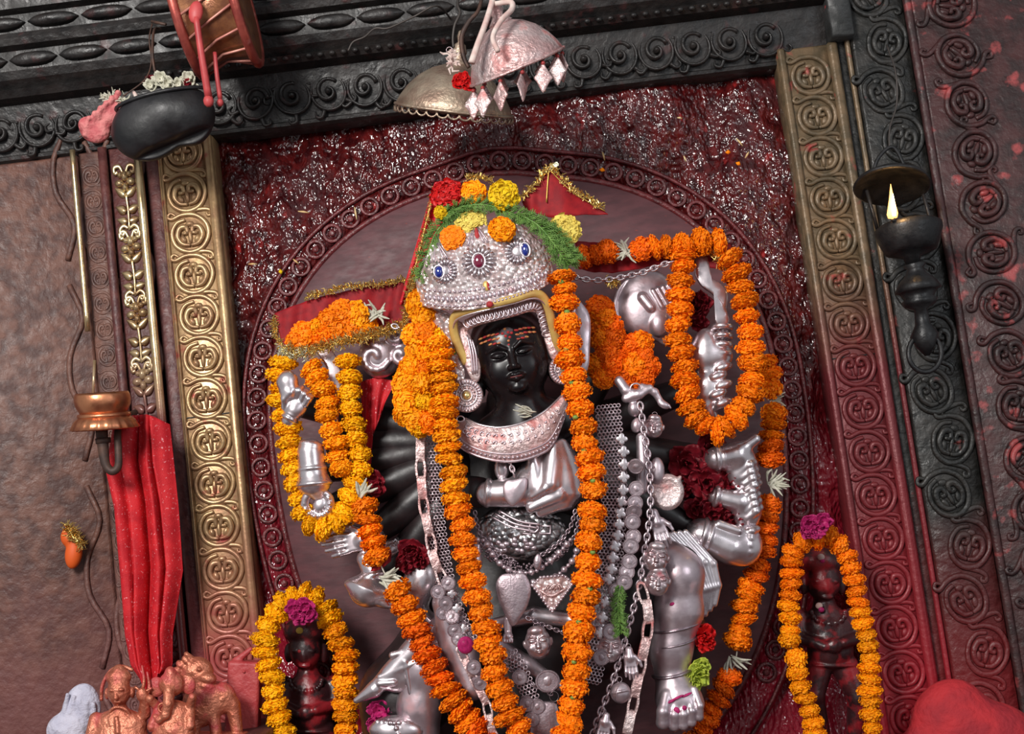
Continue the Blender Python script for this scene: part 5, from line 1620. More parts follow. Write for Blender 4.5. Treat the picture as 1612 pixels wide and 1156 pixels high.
mask('silver mask face with closed eyes below the leaf pendant', (847, 1012, 0), .86, -8, Fr(.345))
mask('silver mask face half hidden by coins beside the green sprig', (960, 1020, 0), .80, 6, Fr(.335))
mask('worn silver mask face at the bent knee', (1032, 878, 4), .80, 6, Fr(.325))
mask('ruddy silver mask face below the knee mask', (1034, 915, 8), .78, 3, Fr(.32))
mask('small silver mask face beside the right arm fan', (1029, 672, 0), .62, 5, Fr(.30))
r_ = thing('red_smeared_pendant', 'small round pendant smeared pink with powder', 'pendant', Fr(.345).pt(733, 1030))
part(sdf([ell((733, 1016, 0), (13, 14, 8), 0, 3), ell((731, 1012, 6), (6, 6, 4), 0, 2)], 1.4), 'disc', 'petal_pink', Fr(.345), r_, 'all')
part(torus_local(1, .3, 12, 6, 4, 4).move(lambda a: a * [1, 1, 3] + [731, 1001, 0]), 'loop', 'silver_worn', Fr(.345), r_, 'all')


# little hand, ball, foot charms
def charm(label, prims, fr, loop, name, vox=1.2, mt='silver_worn'):
    lo = np.max([q[4] for q in prims], 0)
    root = thing(name, label, 'charm', fr.pt(loop[0], lo[1]), 'silver charms')
    part(sdf(prims, vox), 'charm_body', mt, fr, root, 'all')
    part(torus_local(1, .3, 12, 6, 4, 4.5).move(lambda a: a * [1, 1, 3] + [loop[0], loop[1], 0]), 'loop', mt, fr, root, 'all')
    return root


charm('small silver hand charm beside the heavy strap chain', open_hand((992, 1040, 0), 84, .62, 1, .6, 26), Fr(.34), (989, 1018), 'hand_charm')
charm('small silver hand charm low on the long link chain', open_hand((952, 1142, 0), 100, .62, 1, .4, 24), Fr(.345), (950, 1120), 'hand_charm')
charm('round silver ball charm engraved with lines', [ell((977, 1091, 0), (16, 17, 14), 0, 2), tor((977, 1091, 0), 14.6, 1.4, (.2, 1, .3), 1), tor((977, 1091, 0), 14.6, 1.3, (.9, .2, .5), 1)], Fr(.34), (975, 1070), 'ball_charm')
charm('little silver foot charm below the leaf pendant', [cap((799, 975, 0), (800, 995, 0), 6, 6, 3), ell((800, 1002, 4), (8, 7, 7), 0, 3)] + [cap((794 + 4 * i, 1006, 8), (794 + 4 * i, 1010, 9), 2.4, 2, 1) for i in range(4)], Fr(.35), (799, 968), 'foot_charm')
charm('pale pink silver cup resting against the long link chain', [ell((1050, 775, 0), (27, 29, 12), 0, 3), ell((1050, 775, 12), (23, 25, 8), 0, 2, -1), cap((1066, 758, 2), (1070, 752, 2), 5, 3, 3)], Fr(.30), (1040, 747), 'silver_cup', 1.5, 'silver_pink')
charm('silver cup charm behind the straight garlands', [ell((746, 885, 0), (14, 12, 8), 20, 3), cap((752, 860, 0), (750, 880, 0), 5, 8, 4)], FJ, (753, 854), 'cup_charm')
# small silver figurine with raised foot, right of the mesh strip
r_ = thing('silver_figurine', 'tiny silver limbed figurine with outstretched foot above the mask', 'figurine', Fr(.30).pt(1000, 640))
fg = chain_caps([(975, 600, 0), (985, 615, 4), (1000, 622, 6)], [8, 8, 7], 4) + chain_caps([(985, 628, 4), (1004, 622, 8), (1022, 612, 8)], [7, 8, 6], 4) + chain_caps([(1010, 610, 6), (1030, 618, 6), (1040, 634, 6)], [6, 6, 5], 3) + [ell((1044, 638, 8), (10, 6, 6), 30, 3), ell((998, 644, 2), (10, 13, 9), 0, 4), ell((1002, 670, 2), (9, 12, 8), 10, 3)]
fg += [cap((1048 + 2 * i, 636 + 1.5 * i, 10), (1052 + 1.2 * i, 641 + 1.2 * i, 10), 1.8, 1.5, .8) for i in range(3)]
part(sdf(fg, 1.3), 'body', 'silver_worn', Fr(.30), r_, 'all')
part(M().tube(np.array([(1000 + 9 * math.cos(a), 614 + 9 * math.sin(a), 12) for a in np.linspace(0, 2 * PI, 17)[:-1]]), 1.5, 6, closed=True), 'ring', 'silver_worn', Fr(.30), r_, 'all')
# small silver hand resting above the knee
silver(open_hand((1036, 828, 0), 72, .72, 1, .7, 30), 'small_hand', 'silver_worn', Fr(.315), 1.3, 'small silver hand laid above the bent knee')
# more silver limbs in the lap
silver(chain_caps([(1010, 690, 0), (1012, 730, 4), (1010, 770, 0)], [9, 10, 9], 4) + [ell((1034, 742, 0), (12, 22, 10), 0, 4)], 'small_limb', 'silver_worn', Fr(.305), 1.5)
silver(chain_caps([(770, 985, 0), (840, 968, 10), (905, 976, 10), (960, 990, 0)], [10, 13, 13, 8], 6), 'girdle', 'silver', Fr(.30), 1.6, 'silver girdle across the waist')
silver(chain_caps([(780, 1010, 0), (830, 1045, 8), (880, 1080, 0)], [10, 13, 9], 6), 'girdle', 'silver_worn', Fr(.30), 1.8, 'lower silver girdle')
silver([ell((720, 1010, 0), (30, 56, 20), -20, 10), cap((700, 950, 0), (742, 1080, 0), 20, 24, 10)], 'thigh_plate', 'silver_worn', Fr(.29), 2.0)


# red powder smears on the foot and leg
for (x, y, w, a, b_) in ((1052, 1098, 44, 9, 2.5), (1062, 1092, 46, 10, 2.2), (1076, 1088, 45, 9, 2.2), (1044, 1106, 43, 4, 5), (1060, 1112, 46, 5, 6), (1072, 1108, 46, 4, 4), (1054, 948, 42, 5, 3), (1048, 930, 38, 4, 3), (1058, 902, 46, 3, 3)):
    part(M().ell((x, y, w - 1.5), (a, b_, 3), -25, 10, 6), 'powder_smear', 'petal_pink', Fr(.25), ST, 'all')
# ------------------------------------------------------------------ cloths with tinsel
mat('cloth_red', (0.30, 0.008, 0.012), (0.20, 0.005, 0.010), 60, 0.65, bump=0.25, bscale=500, dist=0.001, spec=0.25)
mat('cloth_scarlet', (0.60, 0.018, 0.025), (0.46, 0.010, 0.018), 40, 0.6, bump=0.4, bscale=420, dist=0.0015, spec=0.3, dust=[((0.78, 0.30, 0.32), 230, 0.62, 0.72)])
mat('cloth_orange', (0.70, 0.10, 0.01), None, rough=0.6)
mat('cloth_pink', (0.50, 0.10, 0.11), (0.66, 0.22, 0.21), 60, 0.7, bump=1.0, bscale=60, dist=0.008)
mat('cloth_white', (0.58, 0.56, 0.66), (0.46, 0.45, 0.56), 30, 0.75, bump=1.0, bscale=38, dist=0.014)
mat('thread_gold', (0.62, 0.38, 0.08), None, rough=0.35, metal=0.7)


def tinsel(path, fr, parent, n, L, name='tinsel', mt='gold_tinsel', seed=0, r=.7):
    g = np.random.default_rng(seed)
    C = catmull([list(p) + [0] * (3 - len(p)) for p in path], 10)
    m = M(); m.tube(C, 1.2, 5)
    s_ = np.r_[0, np.cumsum(np.linalg.norm(np.diff(C, axis=0), axis=1))]
    for i in range(n):
        q = g.uniform(0, s_[-1]); p = np.array([np.interp(q, s_, C[:, k]) for k in range(3)])
        d = g.normal(size=3); d[2] = abs(d[2]) * .7; d /= np.linalg.norm(d); l = L * g.uniform(.5, 1.1)
        b = g.normal(size=3) * l * .2
        m.tube(np.array([p, p + d * l * .5 + b, p + d * l]), [r, r * 1.3, r * .5], 4, flat=.35)
    return part(m, name, mt, fr, parent, False, kind='stuff')


def drape(pts_top, pts_bot, fold, amp, nu=40, nv=24, th=1.0, seed=0):
    A = catmull([list(p) + [0] * (3 - len(p)) for p in pts_top], 10); Bq = catmull([list(p) + [0] * (3 - len(p)) for p in pts_bot], 10)
    def fn(a, b):
        p = np.array([np.interp(a, np.linspace(0, 1, len(A)), A[:, k]) for k in range(3)])
        q = np.array([np.interp(a, np.linspace(0, 1, len(Bq)), Bq[:, k]) for k in range(3)])
        r = p * (1 - b) + q * b
        r[2] += amp * math.sin(a * fold * PI + .8 * math.sin(3 * b + seed)) * (.5 + .5 * b) + .3 * amp * math.sin(a * fold * 2.3 * PI + 5 * b + seed)
        return r
    return M().sheet(fn, nu, nv, th)


# red cloth on the viewer's left arm with gold edging
FCt = Fr(.25)
r_ = thing('red_cloth', 'red cloth with gold tinsel edge spread over the left arm', 'cloth', FCt.pt(520, 560))
part(drape([(432, 494, 0), (480, 474, -4), (540, 458, -6), (600, 446, -6), (648, 436, -4)], [(452, 566, 6), (490, 552, 4), (540, 540, 0), (600, 526, -2), (650, 505, -4)], 7, 4, 50, 20), 'cloth', 'cloth_red', FCt, r_, 'all')
tinsel([(480, 470, 4), (540, 454, 4), (600, 448, 2), (640, 440, 2)], FCt, r_, 300, 9, seed=1)
tinsel([(450, 552, 12), (480, 556, 14), (520, 546, 16), (560, 536, 16), (600, 526, 14), (640, 512, 10)], Fr(.265), r_, 620, 15, seed=2)
tinsel([(446, 546, 10), (456, 560, 12), (490, 560, 14)], Fr(.265), r_, 150, 13, 'tinsel', 'silver_tinsel', 3)
tinsel([(430, 500, 4), (436, 525, 4), (446, 550, 6)], FCt, r_, 120, 10, seed=4)
# veil at the left of the crown
FV = Fr(.345)
r_ = thing('red_veil', 'narrow red veil with gold edge running down behind the crown', 'cloth', FV.pt(640, 470))
part(drape([(684, 288, 0), (700, 285, 0), (720, 290, 0)], [(628, 480, 0), (640, 482, 0), (664, 470, 0)], 3, 5, 24, 30), 'cloth', 'cloth_scarlet', FV, r_, 'all')
tinsel([(684, 300, 8), (672, 350, 8), (660, 400, 8), (650, 440, 10), (640, 480, 10)], FV, r_, 170, 7, seed=5)
tinsel([(655, 430, 14), (648, 460, 14), (640, 500, 12), (636, 520, 12)], FV, r_, 260, 12, seed=6)
tinsel([(735, 282, 4), (755, 280, 4), (775, 286, 4)], FV, r_, 90, 9, seed=61)
# pointed flag at the right of the crown
FFl = Fr(.365)
r_ = thing('red_flag', 'pointed red cloth flag with gold trim standing right of the crown', 'cloth', FFl.pt(860, 350))
part(drape([(822, 318, 0), (838, 296, 4), (864, 268, 8), (900, 292, 4), (955, 336, 0)], [(826, 330, 0), (850, 340, 10), (880, 346, 12), (920, 340, 8), (957, 338, 0)], 4, 3, 40, 14), 'cloth', 'cloth_red', FFl, r_, 'all')
part(M().tube(catmull([(864, 270, 14), (862, 290, 12), (860, 322, 14)], 4), 1.2, 5), 'trim', 'thread_gold', FFl, r_, 'all')
part(M().tube(catmull([(866, 272, 14), (890, 296, 12), (912, 312, 10), (952, 334, 6)], 6), 1.2, 5), 'trim', 'thread_gold', FFl, r_, 'all')
part(M().tube(catmull([(822, 316, 6), (838, 296, 8), (864, 270, 12)], 6), 1.2, 5), 'trim', 'thread_gold', FFl, r_, 'all')
tinsel([(822, 314, 8), (840, 294, 10), (866, 268, 14), (890, 290, 12), (915, 308, 10), (952, 330, 6)], FFl, r_, 260, 10, seed=7)
m = M()
for k in range(7):
    m.tube(np.array([(856 + 1.5 * k, 272 - k * .4, 14), (872 + 1.5 * (k % 3) + 4, 263 + 2 * (k % 4) - 3, 16)]), 1.5, 5, flat=.4)
part(m, 'tassel', 'silver_tinsel', FFl, r_, kind='stuff')
# red cloth under the right arm string, and pieces at the left
FX = Fr(.235)
part(drape([(905, 380, 0), (940, 382, 0), (980, 390, 0), (1060, 378, 0), (1150, 385, 0)], [(910, 425, 4), (945, 430, 4), (985, 428, 4), (1060, 415, 2), (1160, 430, 0)], 9, 4, 50, 14), 'red_cloth', 'cloth_red', FX, None, 'all', 'dark red cloth strip under the short marigold string', 'cloth')
r_ = thing('gold_tassel', 'gold tinsel tuft hanging at the shoulder of the sword hand', 'tinsel', Fr(.26).pt(1138, 425))
tinsel([(1122, 390, 0), (1134, 405, 4), (1138, 420, 4)], Fr(.26), r_, 200, 14, seed=8)
r_ = thing('gold_tassel', 'small gold tinsel tuft hanging from the thin crown chain', 'tinsel', Fr(.265).pt(965, 450))
tinsel([(955, 442, 4), (965, 448, 6), (972, 446, 4)], Fr(.265), r_, 80, 10, seed=9)
part(drape([(568, 602, 0), (590, 596, 6), (624, 600, 4)], [(572, 690, 0), (590, 680, 4), (604, 640, 4)], 4, 5, 26, 24), 'red_cloth', 'cloth_scarlet', Fr(.225), None, 'all', 'bright red cloth hanging beside the dark fanned arms', 'cloth')
part(drape([(572, 680, 0), (580, 680, 3), (588, 676, 0)], [(572, 740, 0), (578, 738, 3), (584, 730, 0)], 2, 2, 12, 16), 'red_ribbon', 'cloth_scarlet', Fr(.23), None, 'all', 'short red ribbon end below the bright red cloth', 'cloth')
part(drape([(590, 880, 4), (605, 872, 8), (616, 866, 4)], [(584, 900, 4), (600, 896, 8), (616, 884, 4)], 3, 3, 16, 10), 'red_band', 'cloth_red', Fr(.30), None, 'all', 'dark red band tied round the slanting strand', 'cloth')

# ------------------------------------------------------------------ hanging things on the viewer's left
mat('copper', (0.62, 0.26, 0.13), (0.42, 0.15, 0.08), 30, 0.28, 0.9, rough2=0.42, bump=0.08)
mat('copper_red', (0.46, 0.10, 0.075), (0.30, 0.055, 0.045), 40, 0.34, 0.6, rough2=0.5, bump=0.15, bscale=120, dust=[((0.45, 0.17, 0.15), 30, 0.62, 0.75)])
mat('lacing', (0.55, 0.24, 0.19), (0.42, 0.15, 0.12), 40, 0.45, 0.3)
mat('drum_side', (0.22, 0.085, 0.045), (0.34, 0.14, 0.06), 60, 0.3, 0.55, bump=0.2)
mat('black_iron', (0.010, 0.010, 0.011), (0.024, 0.023, 0.024), 35, 0.34, 0.3, rough2=0.55, bump=0.25, bscale=120)
mat('slate', (0.006, 0.006, 0.007), (0.014, 0.013, 0.015), 20, 0.40, rough2=0.65, bump=0.2, bscale=80)
mat('iron_rust', (0.10, 0.05, 0.035), (0.05, 0.03, 0.025), 60, 0.6, 0.3)
mat('stick_red', (0.48, 0.06, 0.06), (0.36, 0.035, 0.04), 40, 0.5)
mat('cord_white', (0.66, 0.55, 0.50), (0.55, 0.36, 0.33), 60, 0.8)
mat('wire_dark', (0.06, 0.05, 0.045), None, rough=0.5, metal=0.4)

# red cloth hanging from the copper lamp
FRc = Fr(.14)
def rc(a, b):
    top = np.array([172 + 92 * a, 668 - 18 * math.sin(PI * min(1, a * 1.2)), 0.0])
    ys = 668 + (1082 - 668) * b
    L = np.interp(ys, [650, 740, 800, 900, 1000, 1050, 1092], [182, 168, 182, 190, 196, 205, 236])
    Rr = np.interp(ys, [640, 700, 800, 900, 950, 1000, 1050, 1092], [262, 268, 278, 284, 276, 268, 268, 244])
    w = 10 * math.sin(a * 3.4 * PI + .5 * math.sin(b * 5)) + 3 * math.sin(a * 7 * PI + 2 * b) - 3 * b
    for cr0, cr1, dp in ((.40, .42, 20), (.66, .78, 22), (.16, .22, 8)):
        w -= dp * math.exp(-((a - cr0 - (cr1 - cr0) * b) / .028) ** 2) * min(1, .3 + 3 * b) * (1 if b < .93 else .4)
    y = ys - 16 * math.sin(PI * a) * (1 - b) + (10 * math.sin(5 * a) if b > .95 else 0)
    return np.array([L + (Rr - L) * a, y, w])
r_ = thing('hanging_red_cloth', 'long bright red cloth hanging under the copper lamp', 'cloth', FRc.pt(240, 1085))
part(M().sheet(rc, 110, 60, 1.4), 'cloth', 'cloth_scarlet', FRc, r_, 'all')

# copper lamp bowl with petal skirt and hook
FLm = Fr(.20)
r_ = thing('copper_lamp', 'copper oil lamp bowl with petal skirt hooked on the left wall', 'lamp', FLm.pt(165, 740))
ax = np.array([-.06, -1, .12]); ax = ax / np.linalg.norm(ax)
b0 = np.array([166, 678, 0.])
part(M().lathe([(2, 44), (34, 46), (37, 56), (40, 60), (42, 56), (43, 48), (42, 40), (38, 32), (36, 28), (34, 26), (2, 26)], b0, ax, 36), 'bowl', 'copper', FLm, r_, 'all')
part(M().lathe([(36, 28), (40, 27), (41, 23), (38, 20), (30, 20)], b0, ax, 36), 'neck_ring', 'copper', FLm, r_, 'all')
m = M().lathe([(37, 24), (44, 15), (50, 4), (48, 2), (38, 14), (30, 20)], b0, ax, 72, (22, .07, 1, 3))
part(m, 'petal_skirt', 'copper', FLm, r_, 'all')
for k in range(22):
    a = 2 * PI * k / 22
    e1, e2, e3 = basis(ax)
    p = b0 + e1 * 25 + 39.5 * (math.cos(a) * e2 + math.sin(a) * e3)
    put(share(M().ell((0, 0, 0), 1, 0, 8, 6), 'bead', 'copper') if k == 0 else cbead, 'bead', FLm.pt(*p), r_, None, 3.4 * FLm.s)
    if k == 0: cbead = r_.children[-1].data
part(M().tube(catmull([(160, 678, 0), (162, 700, 0), (166, 730, 0), (176, 742, 0), (186, 734, 0), (186, 705, 0), (184, 684, -4), (180, 660, -30), (176, 640, -120)], 6), [10, 9, 7, 6.5, 6, 6, 5.5, 5], 10), 'hook', 'iron_rust', FLm, r_, 'all', label='rusty iron hook')
part(M().tube(np.array([(162, 690, 0), (163, 698, 0)]), 12, 12), 'hook_collar', 'iron_rust', FLm, r_, 'all')
part(M().tube(np.array([(144, 566, -14), (146, 620, -2)]), 2.5, 6), 'wick_rod', 'brass_bright', FLm, r_, 'all')

# two-headed drum with sticks
FD = Fr(.26)
r_ = thing('hand_drum', 'red copper two-headed drum hanging from the lintel with laced sides', 'drum', FD.pt(345, 105))
a0, a1 = np.array([290., 46., 0]), np.array([382., 24., 0])
ax = a1 - a0; Ld = np.linalg.norm(ax); axn = ax / Ld
part(M().lathe([(2, 0), (90, 1), (95, 4), (93, 9), (86, 20), (80, 40), (79, 50), (81, 62), (87, Ld - 12), (95, Ld - 6), (96, Ld), (92, Ld + 3), (2, Ld + 4)], a0 + np.array([0, -22, 0]), axn, 40, sq=1.0), 'shell', 'drum_side', FD, r_, 'all')
for h in (3, Ld - 2):
    e1, e2, e3 = basis(axn)
    c = a0 + np.array([0, -22, 0]) + axn * h
    t = np.linspace(0, 2 * PI, 41)[:-1]
    part(M().tube(c + 95 * (np.cos(t)[:, None] * e2 + np.sin(t)[:, None] * e3), 7.5, 8, closed=True), 'hoop', 'copper_red', FD, r_, 'all')
for k in range(16):
    e1, e2, e3 = basis(axn); c0 = a0 + np.array([0, -22, 0])
    q = []
    for j, h in enumerate((6, Ld / 2, Ld - 6)):
        a = 2 * PI * (k + .5 * j) / 16; rr = (95, 82, 95)[j]
        q.append(c0 + axn * h + rr * (math.cos(a) * e2 + math.sin(a) * e3))
    part(M().tube(np.array(q), 2.2, 5), 'lacing', 'lacing', FD, r_, 'all')
part(M().tube(catmull([(345, -140, -150), (340, -80, -60), (334, -30, 60), (328, 20, 84)], 6), 2.5, 6), 'cord', 'stick_red', FD, r_, 'all')
part(M().ell((330, 52, 86), (11, 18, 7), 8, 12, 8), 'knot', 'stick_red', FD, r_, 'all')
for (p0, p1, rr) in (((331, 60, 88), (343, 172, 60), 6), ((350, 100, 50), (356, 168, 40), 4)):
    s1 = part(M().tube(catmull([p0, ((p0[0] + p1[0]) / 2, (p0[1] + p1[1]) / 2, (p0[2] + p1[2]) / 2 + 4), p1], 5), [rr * .8, rr * .9, rr], 8), 'beater', 'stick_red', FD, r_, 'all')
    part(M().ell((p1[0], p1[1] + 6, p1[2]), (rr * 1.35, rr * 1.6, rr * 1.3), 0, 10, 8), 'beater_tip', 'stick_red', FD, s1, 'all')

# black stone bowl hanging on a hook, with offerings
FBo = Fr(.20)
r_ = thing('hanging_bowl', 'black rough bowl hanging on an iron hook beneath the drum', 'bowl', FBo.pt(255, 250))
bw = [ell((262, 186, 0), (76, 46, 52), -12, 8), ell((232, 206, 0), (56, 46, 46), -14, 12), ell((298, 184, 0), (36, 44, 42), 0, 10), bxs((246, 124, 0), (130, 30, 90), -13, 4, 6, -1), bxs((322, 243, 64), (120, 34, 60), -23, 3, 3, -1), bxs((160, 258, 0), (80, 26, 120), 38, 4, 10, -1)]
part(sdf(bw, 2.0), 'bowl', 'slate', FBo, r_, 'all')
rim = np.array([(256 + 72 * math.cos(t), 158 - 17 * math.cos(t) + 3 * math.sin(t), 46 * math.sin(t)) for t in np.linspace(0, 2 * PI, 33)[:-1]])
part(M().tube(rim, 3.2, 6, closed=True), 'rim', 'slate', FBo, r_, 'all')
part(M().tube(catmull([(236, 24, -60), (237, 40, -20), (240, 80, 0), (243, 108, 0), (248, 118, 4)], 6), 2.4, 6), 'hook', 'iron_rust', FBo, r_, 'all')
part(M().tube(catmull([(234, 30, -20), (234, 60, -4), (238, 100, 0), (230, 130, 10), (200, 158, 20)], 6), 1.3, 5), 'wire', 'iron_rust', FBo, r_, 'all')
part(M().tube(catmull([(244, 112, 0), (262, 128, 6), (290, 150, 14)], 6), 1.6, 5), 'wire', 'iron_rust', FBo, r_, 'all')
part(M().tube(np.array([(236, 30, -10), (262, 40, 4)]), 2.4, 6), 'nail', 'iron_rust', FBo, r_, 'all')
for (lab, blooms, mt) in (('faded white and pink petals lying in the black bowl', [(255, 128, 8, 12), (268, 136, 10, 12), (284, 136, 8, 10), (298, 126, 4, 12), (240, 138, 8, 10), (306, 140, 0, 9)], 'petal_white'),
                          ('reddish wilted petals at the back of the black bowl', [(238, 130, -4, 12), (296, 134, 6, 8)], 'petal_rose')):
    posy(lab, blooms, FBo, mt, 'wilted_petals')
# pink cloth bundle at the left
bu = sdf([ell((150, 205, 0), (24, 20, 14), 10, 6), ell((172, 180, 0), (22, 18, 13), -30, 6), ell((140, 198, 6), (14, 12, 12), 0, 6), ell((186, 172, 4), (16, 10, 10), -20, 5)] + [cap((136 + 9 * i, 214 - 9 * i, 8), (146 + 9 * i, 192 - 8 * i, 16), 4, 5, 2.5) for i in range(6)], 1.6)
r_ = thing('pink_cloth_bundle', 'crumpled pink cloth bundle tied beside the black bowl', 'cloth', Fr(.19).pt(150, 225))
part(bu, 'bundle', 'cloth_pink', Fr(.19), r_, 'all')
tinsel([(168, 158, 10), (185, 155, 10), (200, 162, 8)], Fr(.19), r_, 60, 14, 'frayed_fibres', 'petal_white', 12, .9)
part(M().tube(catmull([(208, 142, 0), (214, 150, 4), (218, 162, 2)], 4), [1, 3, 3.5, 2], 6), 'horn', 'cord_white', Fr(.21), None, 'all', 'pale horn shaped chip between pink bundle and bowl', 'chip')

# left edge: orange offering with gold tinsel and crumpled white cloth
r_ = thing('tinsel_offering', 'orange cloth offering with gold tinsel near the far left band', 'offering', Fr(.04).pt(122, 900))
part(sdf([ell((116, 872, 0), (13, 24, 12), 8, 5), ell((110, 846, 0), (14, 16, 12), 0, 5)], 1.8), 'bundle', 'cloth_orange', Fr(.035), r_, 'all')
tinsel([(108, 830, 8), (122, 842, 12), (132, 856, 8)], Fr(.035), r_, 190, 15, seed=15)
wc = sdf([ell((128, 1120, 0), (30, 44, 16), 10, 6), ell((110, 1150, 6), (34, 30, 18), 0, 8)] + [cap((100 + 13 * i, 1150 - 6 * i, 10), (112 + 10 * i, 1092 + 4 * i, 15 - i), 4, 3, 2) for i in range(5)], 1.8)
part(wc, 'white_cloth', 'cloth_white', Fr(.22), None, 'all', 'crumpled bluish white cloth beside the copper figures', 'cloth')

# ------------------------------------------------------------------ parasols hanging over the statue
FU = Fr(.385)
def parasol(label, apex, edge, R, axis, mt, fr, prof, name='ceremonial_parasol', scallop=0, pend=None, gap=1.0, knob=True):
    ax = np.asarray(axis, float); ax = ax / np.linalg.norm(ax)
    e1, e2, e3 = basis(ax)
    c = np.asarray(apex, float)
    root = thing(name, label, 'parasol', fr.pt(*(c + ax * edge)), 'silver parasols over the statue')
    th = 2.0
    outp = [(r * R, h * edge) for r, h in prof]
    inp = [(max(.01, r * R - th), h * edge + th) for r, h in prof[::-1]]
    part(M().lathe(outp + inp, c, ax, 48), 'canopy', mt, fr, root, 'all')
    t = np.linspace(0, 2 * PI, 49)[:-1]
    part(M().tube(c + ax * edge + R * (np.cos(t)[:, None] * e2 + np.sin(t)[:, None] * e3), 2.4, 6, closed=True), 'rim', mt, fr, root, 'all')
    if knob:
        part(M().lathe([(.3, -46), (4, -44), (6, -36), (4, -28), (9, -24), (12, -12), (9, -6), (14, 0), (20, 6), (10, 10)], c, ax, 20), 'finial', mt, fr, root, 'all')
    if scallop:
        for k in range(scallop):
            a = 2 * PI * k / scallop
            p = c + ax * (edge + 4) + R * (math.cos(a) * e2 + math.sin(a) * e3)
            tgt = -math.sin(a) * e2 + math.cos(a) * e3
            q = np.array([p + tgt * (PI * R / scallop) * math.cos(b) + ax * 7 * math.sin(b) for b in np.linspace(0, PI, 7)])
            part(M().tube(q, 1.7, 5), 'scallop', mt, fr, root, 'all')
    return root, c, ax, e2, e3


prof = [(.10, 0), (.20, .08), (.42, .18), (.64, .36), (.82, .60), (.93, .82), (1.0, 1.0)]
rootA, cA, axA, e2A, e3A = parasol('dull gold silver parasol with scalloped edge hanging behind the pink one', (722, 96, 0), 74, 94, (-.12, 1, -.34), 'parasol_old', Fr(.215), prof, scallop=34)
rootB, cB, axB, e2B, e3B = parasol('pink dusted silver parasol with leaf drops hanging tilted at the front', (786, 30, 0), 76, 80, (.39, .92, -.36), 'silver_pink', FU, prof)
lfm = M().plate(catmull([(0, -1), (.18, -.75), (.5, -.2), (.62, .0), (.4, .3), (0, 1), (-.4, .3), (-.62, 0), (-.5, -.2), (-.18, -.75)], 3, True) * 1.0, -.05, .05, .04, .06)
LFM = px_share(lfm, 'leaf_drop', 'silver_pink')
mat('bead_red', (0.30, 0.03, 0.03), None, rough=0.4)
rbead = share(M().ell((0, 0, 0), 1, 0, 8, 6), 'drop_bead', 'bead_red')
for k in range(13):
    a = 2 * PI * k / 13 + .1
    p = cB + axB * 76 + 77 * (math.cos(a) * e2B + math.sin(a) * e3B)
    put(rbead, 'drop_bead', FU.pt(p[0], p[1] + 9, p[2]), rootB, None, 3.6 * FU.s)
    d = put(LFM, 'leaf_drop', FU.pt(p[0], p[1] + 32, p[2]), rootB, Quaternion((0, 0, 1), FLG.normal() * .55), 24 * FU.s)
    part(M().tube(np.array([(p[0], p[1], p[2]), (p[0], p[1] + 14, p[2])]), .9, 5), 'drop_wire', 'wire_dark', FU, rootB, 'all')
# cords, hooks, wires, flower between the parasols
part(M().tube(catmull([(784, -40, 10), (776, 10, 26), (766, 50, 40), (754, 88, 50), (745, 118, 56)], 8), [4.5, 4.5, 4.5, 5, 5.5], 8), 'cord', 'cord_white', FU, rootB, 'all')
part(M().tube(catmull([(780, 16, 26), (804, 14, 28), (806, 30, 40), (790, 56, 62), (778, 86, 76), (786, 110, 82)], 8), [4, 4.5, 4.5, 4, 4], 8), 'cord', 'cord_white', FU, rootB, 'all')
posy('small red flower with white threads between the two parasols', [(722, 130, 0, 12), (738, 134, 2, 11), (730, 124, 4, 10)], Fr(.335), 'petal_red', 'red_flower', 6, 2)
part(M().tube(catmull([(730, -60, -60), (720, 0, -10), (724, 20, 0), (716, 40, 2), (713, 60, 0), (714, 75, 0)], 8), 2.2, 6), 'hook_wire', 'wire_dark', Fr(.27), None, 'all', 'dark curved wire holding the dull gold parasol', 'wire')
part(M().tube(catmull([(760, -40, -40), (754, 14, 0), (738, 36, 4), (727, 60, 4), (730, 90, 4), (738, 108, 4)], 8), [3, 3, 4, 4, 3], 6), 'hook_wire', 'iron_rust', Fr(.285), None, 'all', 'flat rusty hook between the two parasols', 'hook')
part(M().tube(catmull([(714, 2, -120), (690, 10, 0), (652, 26, 0), (612, 44, 0), (590, 44, -2), (574, 58, 0), (556, 66, 0), (548, 80, 0)], 8), 1.6, 6), 'loose_wire', 'wire_dark', Fr(.17), None, 'all', 'thin crooked wire running along the black lintel', 'wire')
r_ = thing('white_thread_knot', 'knot of white thread on top of the dull gold parasol', 'thread', Fr(.28).pt(715, 110))
tinsel([(706, 84, 0), (716, 92, 6), (712, 110, 10)], Fr(.30), r_, 50, 14, 'thread', 'cord_white', 21, 1.4)
part(torus_local(1, .45, 12, 6, 5, 5).move(lambda a: a * [1, 1, 4] + [708, 82, 8]), 'ring', 'silver_worn', Fr(.30), r_, 'all')

# ------------------------------------------------------------------ oil lamp hanging on the viewer's right
mat('flame', (1.0, 0.55, 0.15), None, rough=1.0, emit=((1.0, 0.42, 0.10), 3.4))
mat('flame_core', (1.0, 0.9, 0.6), None, rough=1.0, emit=((1.0, 0.80, 0.45), 8.0))
FO = Fr(.15)
r_ = thing('hanging_oil_lamp', 'black iron oil lamp with a burning flame hanging on the right jamb', 'lamp', FO.pt(1450, 560))
tilt = np.array([.10, 1, .10]); tilt = tilt / np.linalg.norm(tilt)
part(M().lathe([(.3, -22), (18, -20), (38, -10), (56, 2), (60, 8), (56, 10), (36, 0), (.3, -8)], (1404, 286, 0), (-.06, 1, .30), 36), 'canopy', 'black_iron', FO, r_, 'all')
part(M().tube(catmull([(1374, 276, 0), (1382, 250, 0), (1400, 232, 0), (1412, 238, 0), (1424, 262, 0)], 6), 3, 6), 'handle', 'black_iron', FO, r_, 'all')
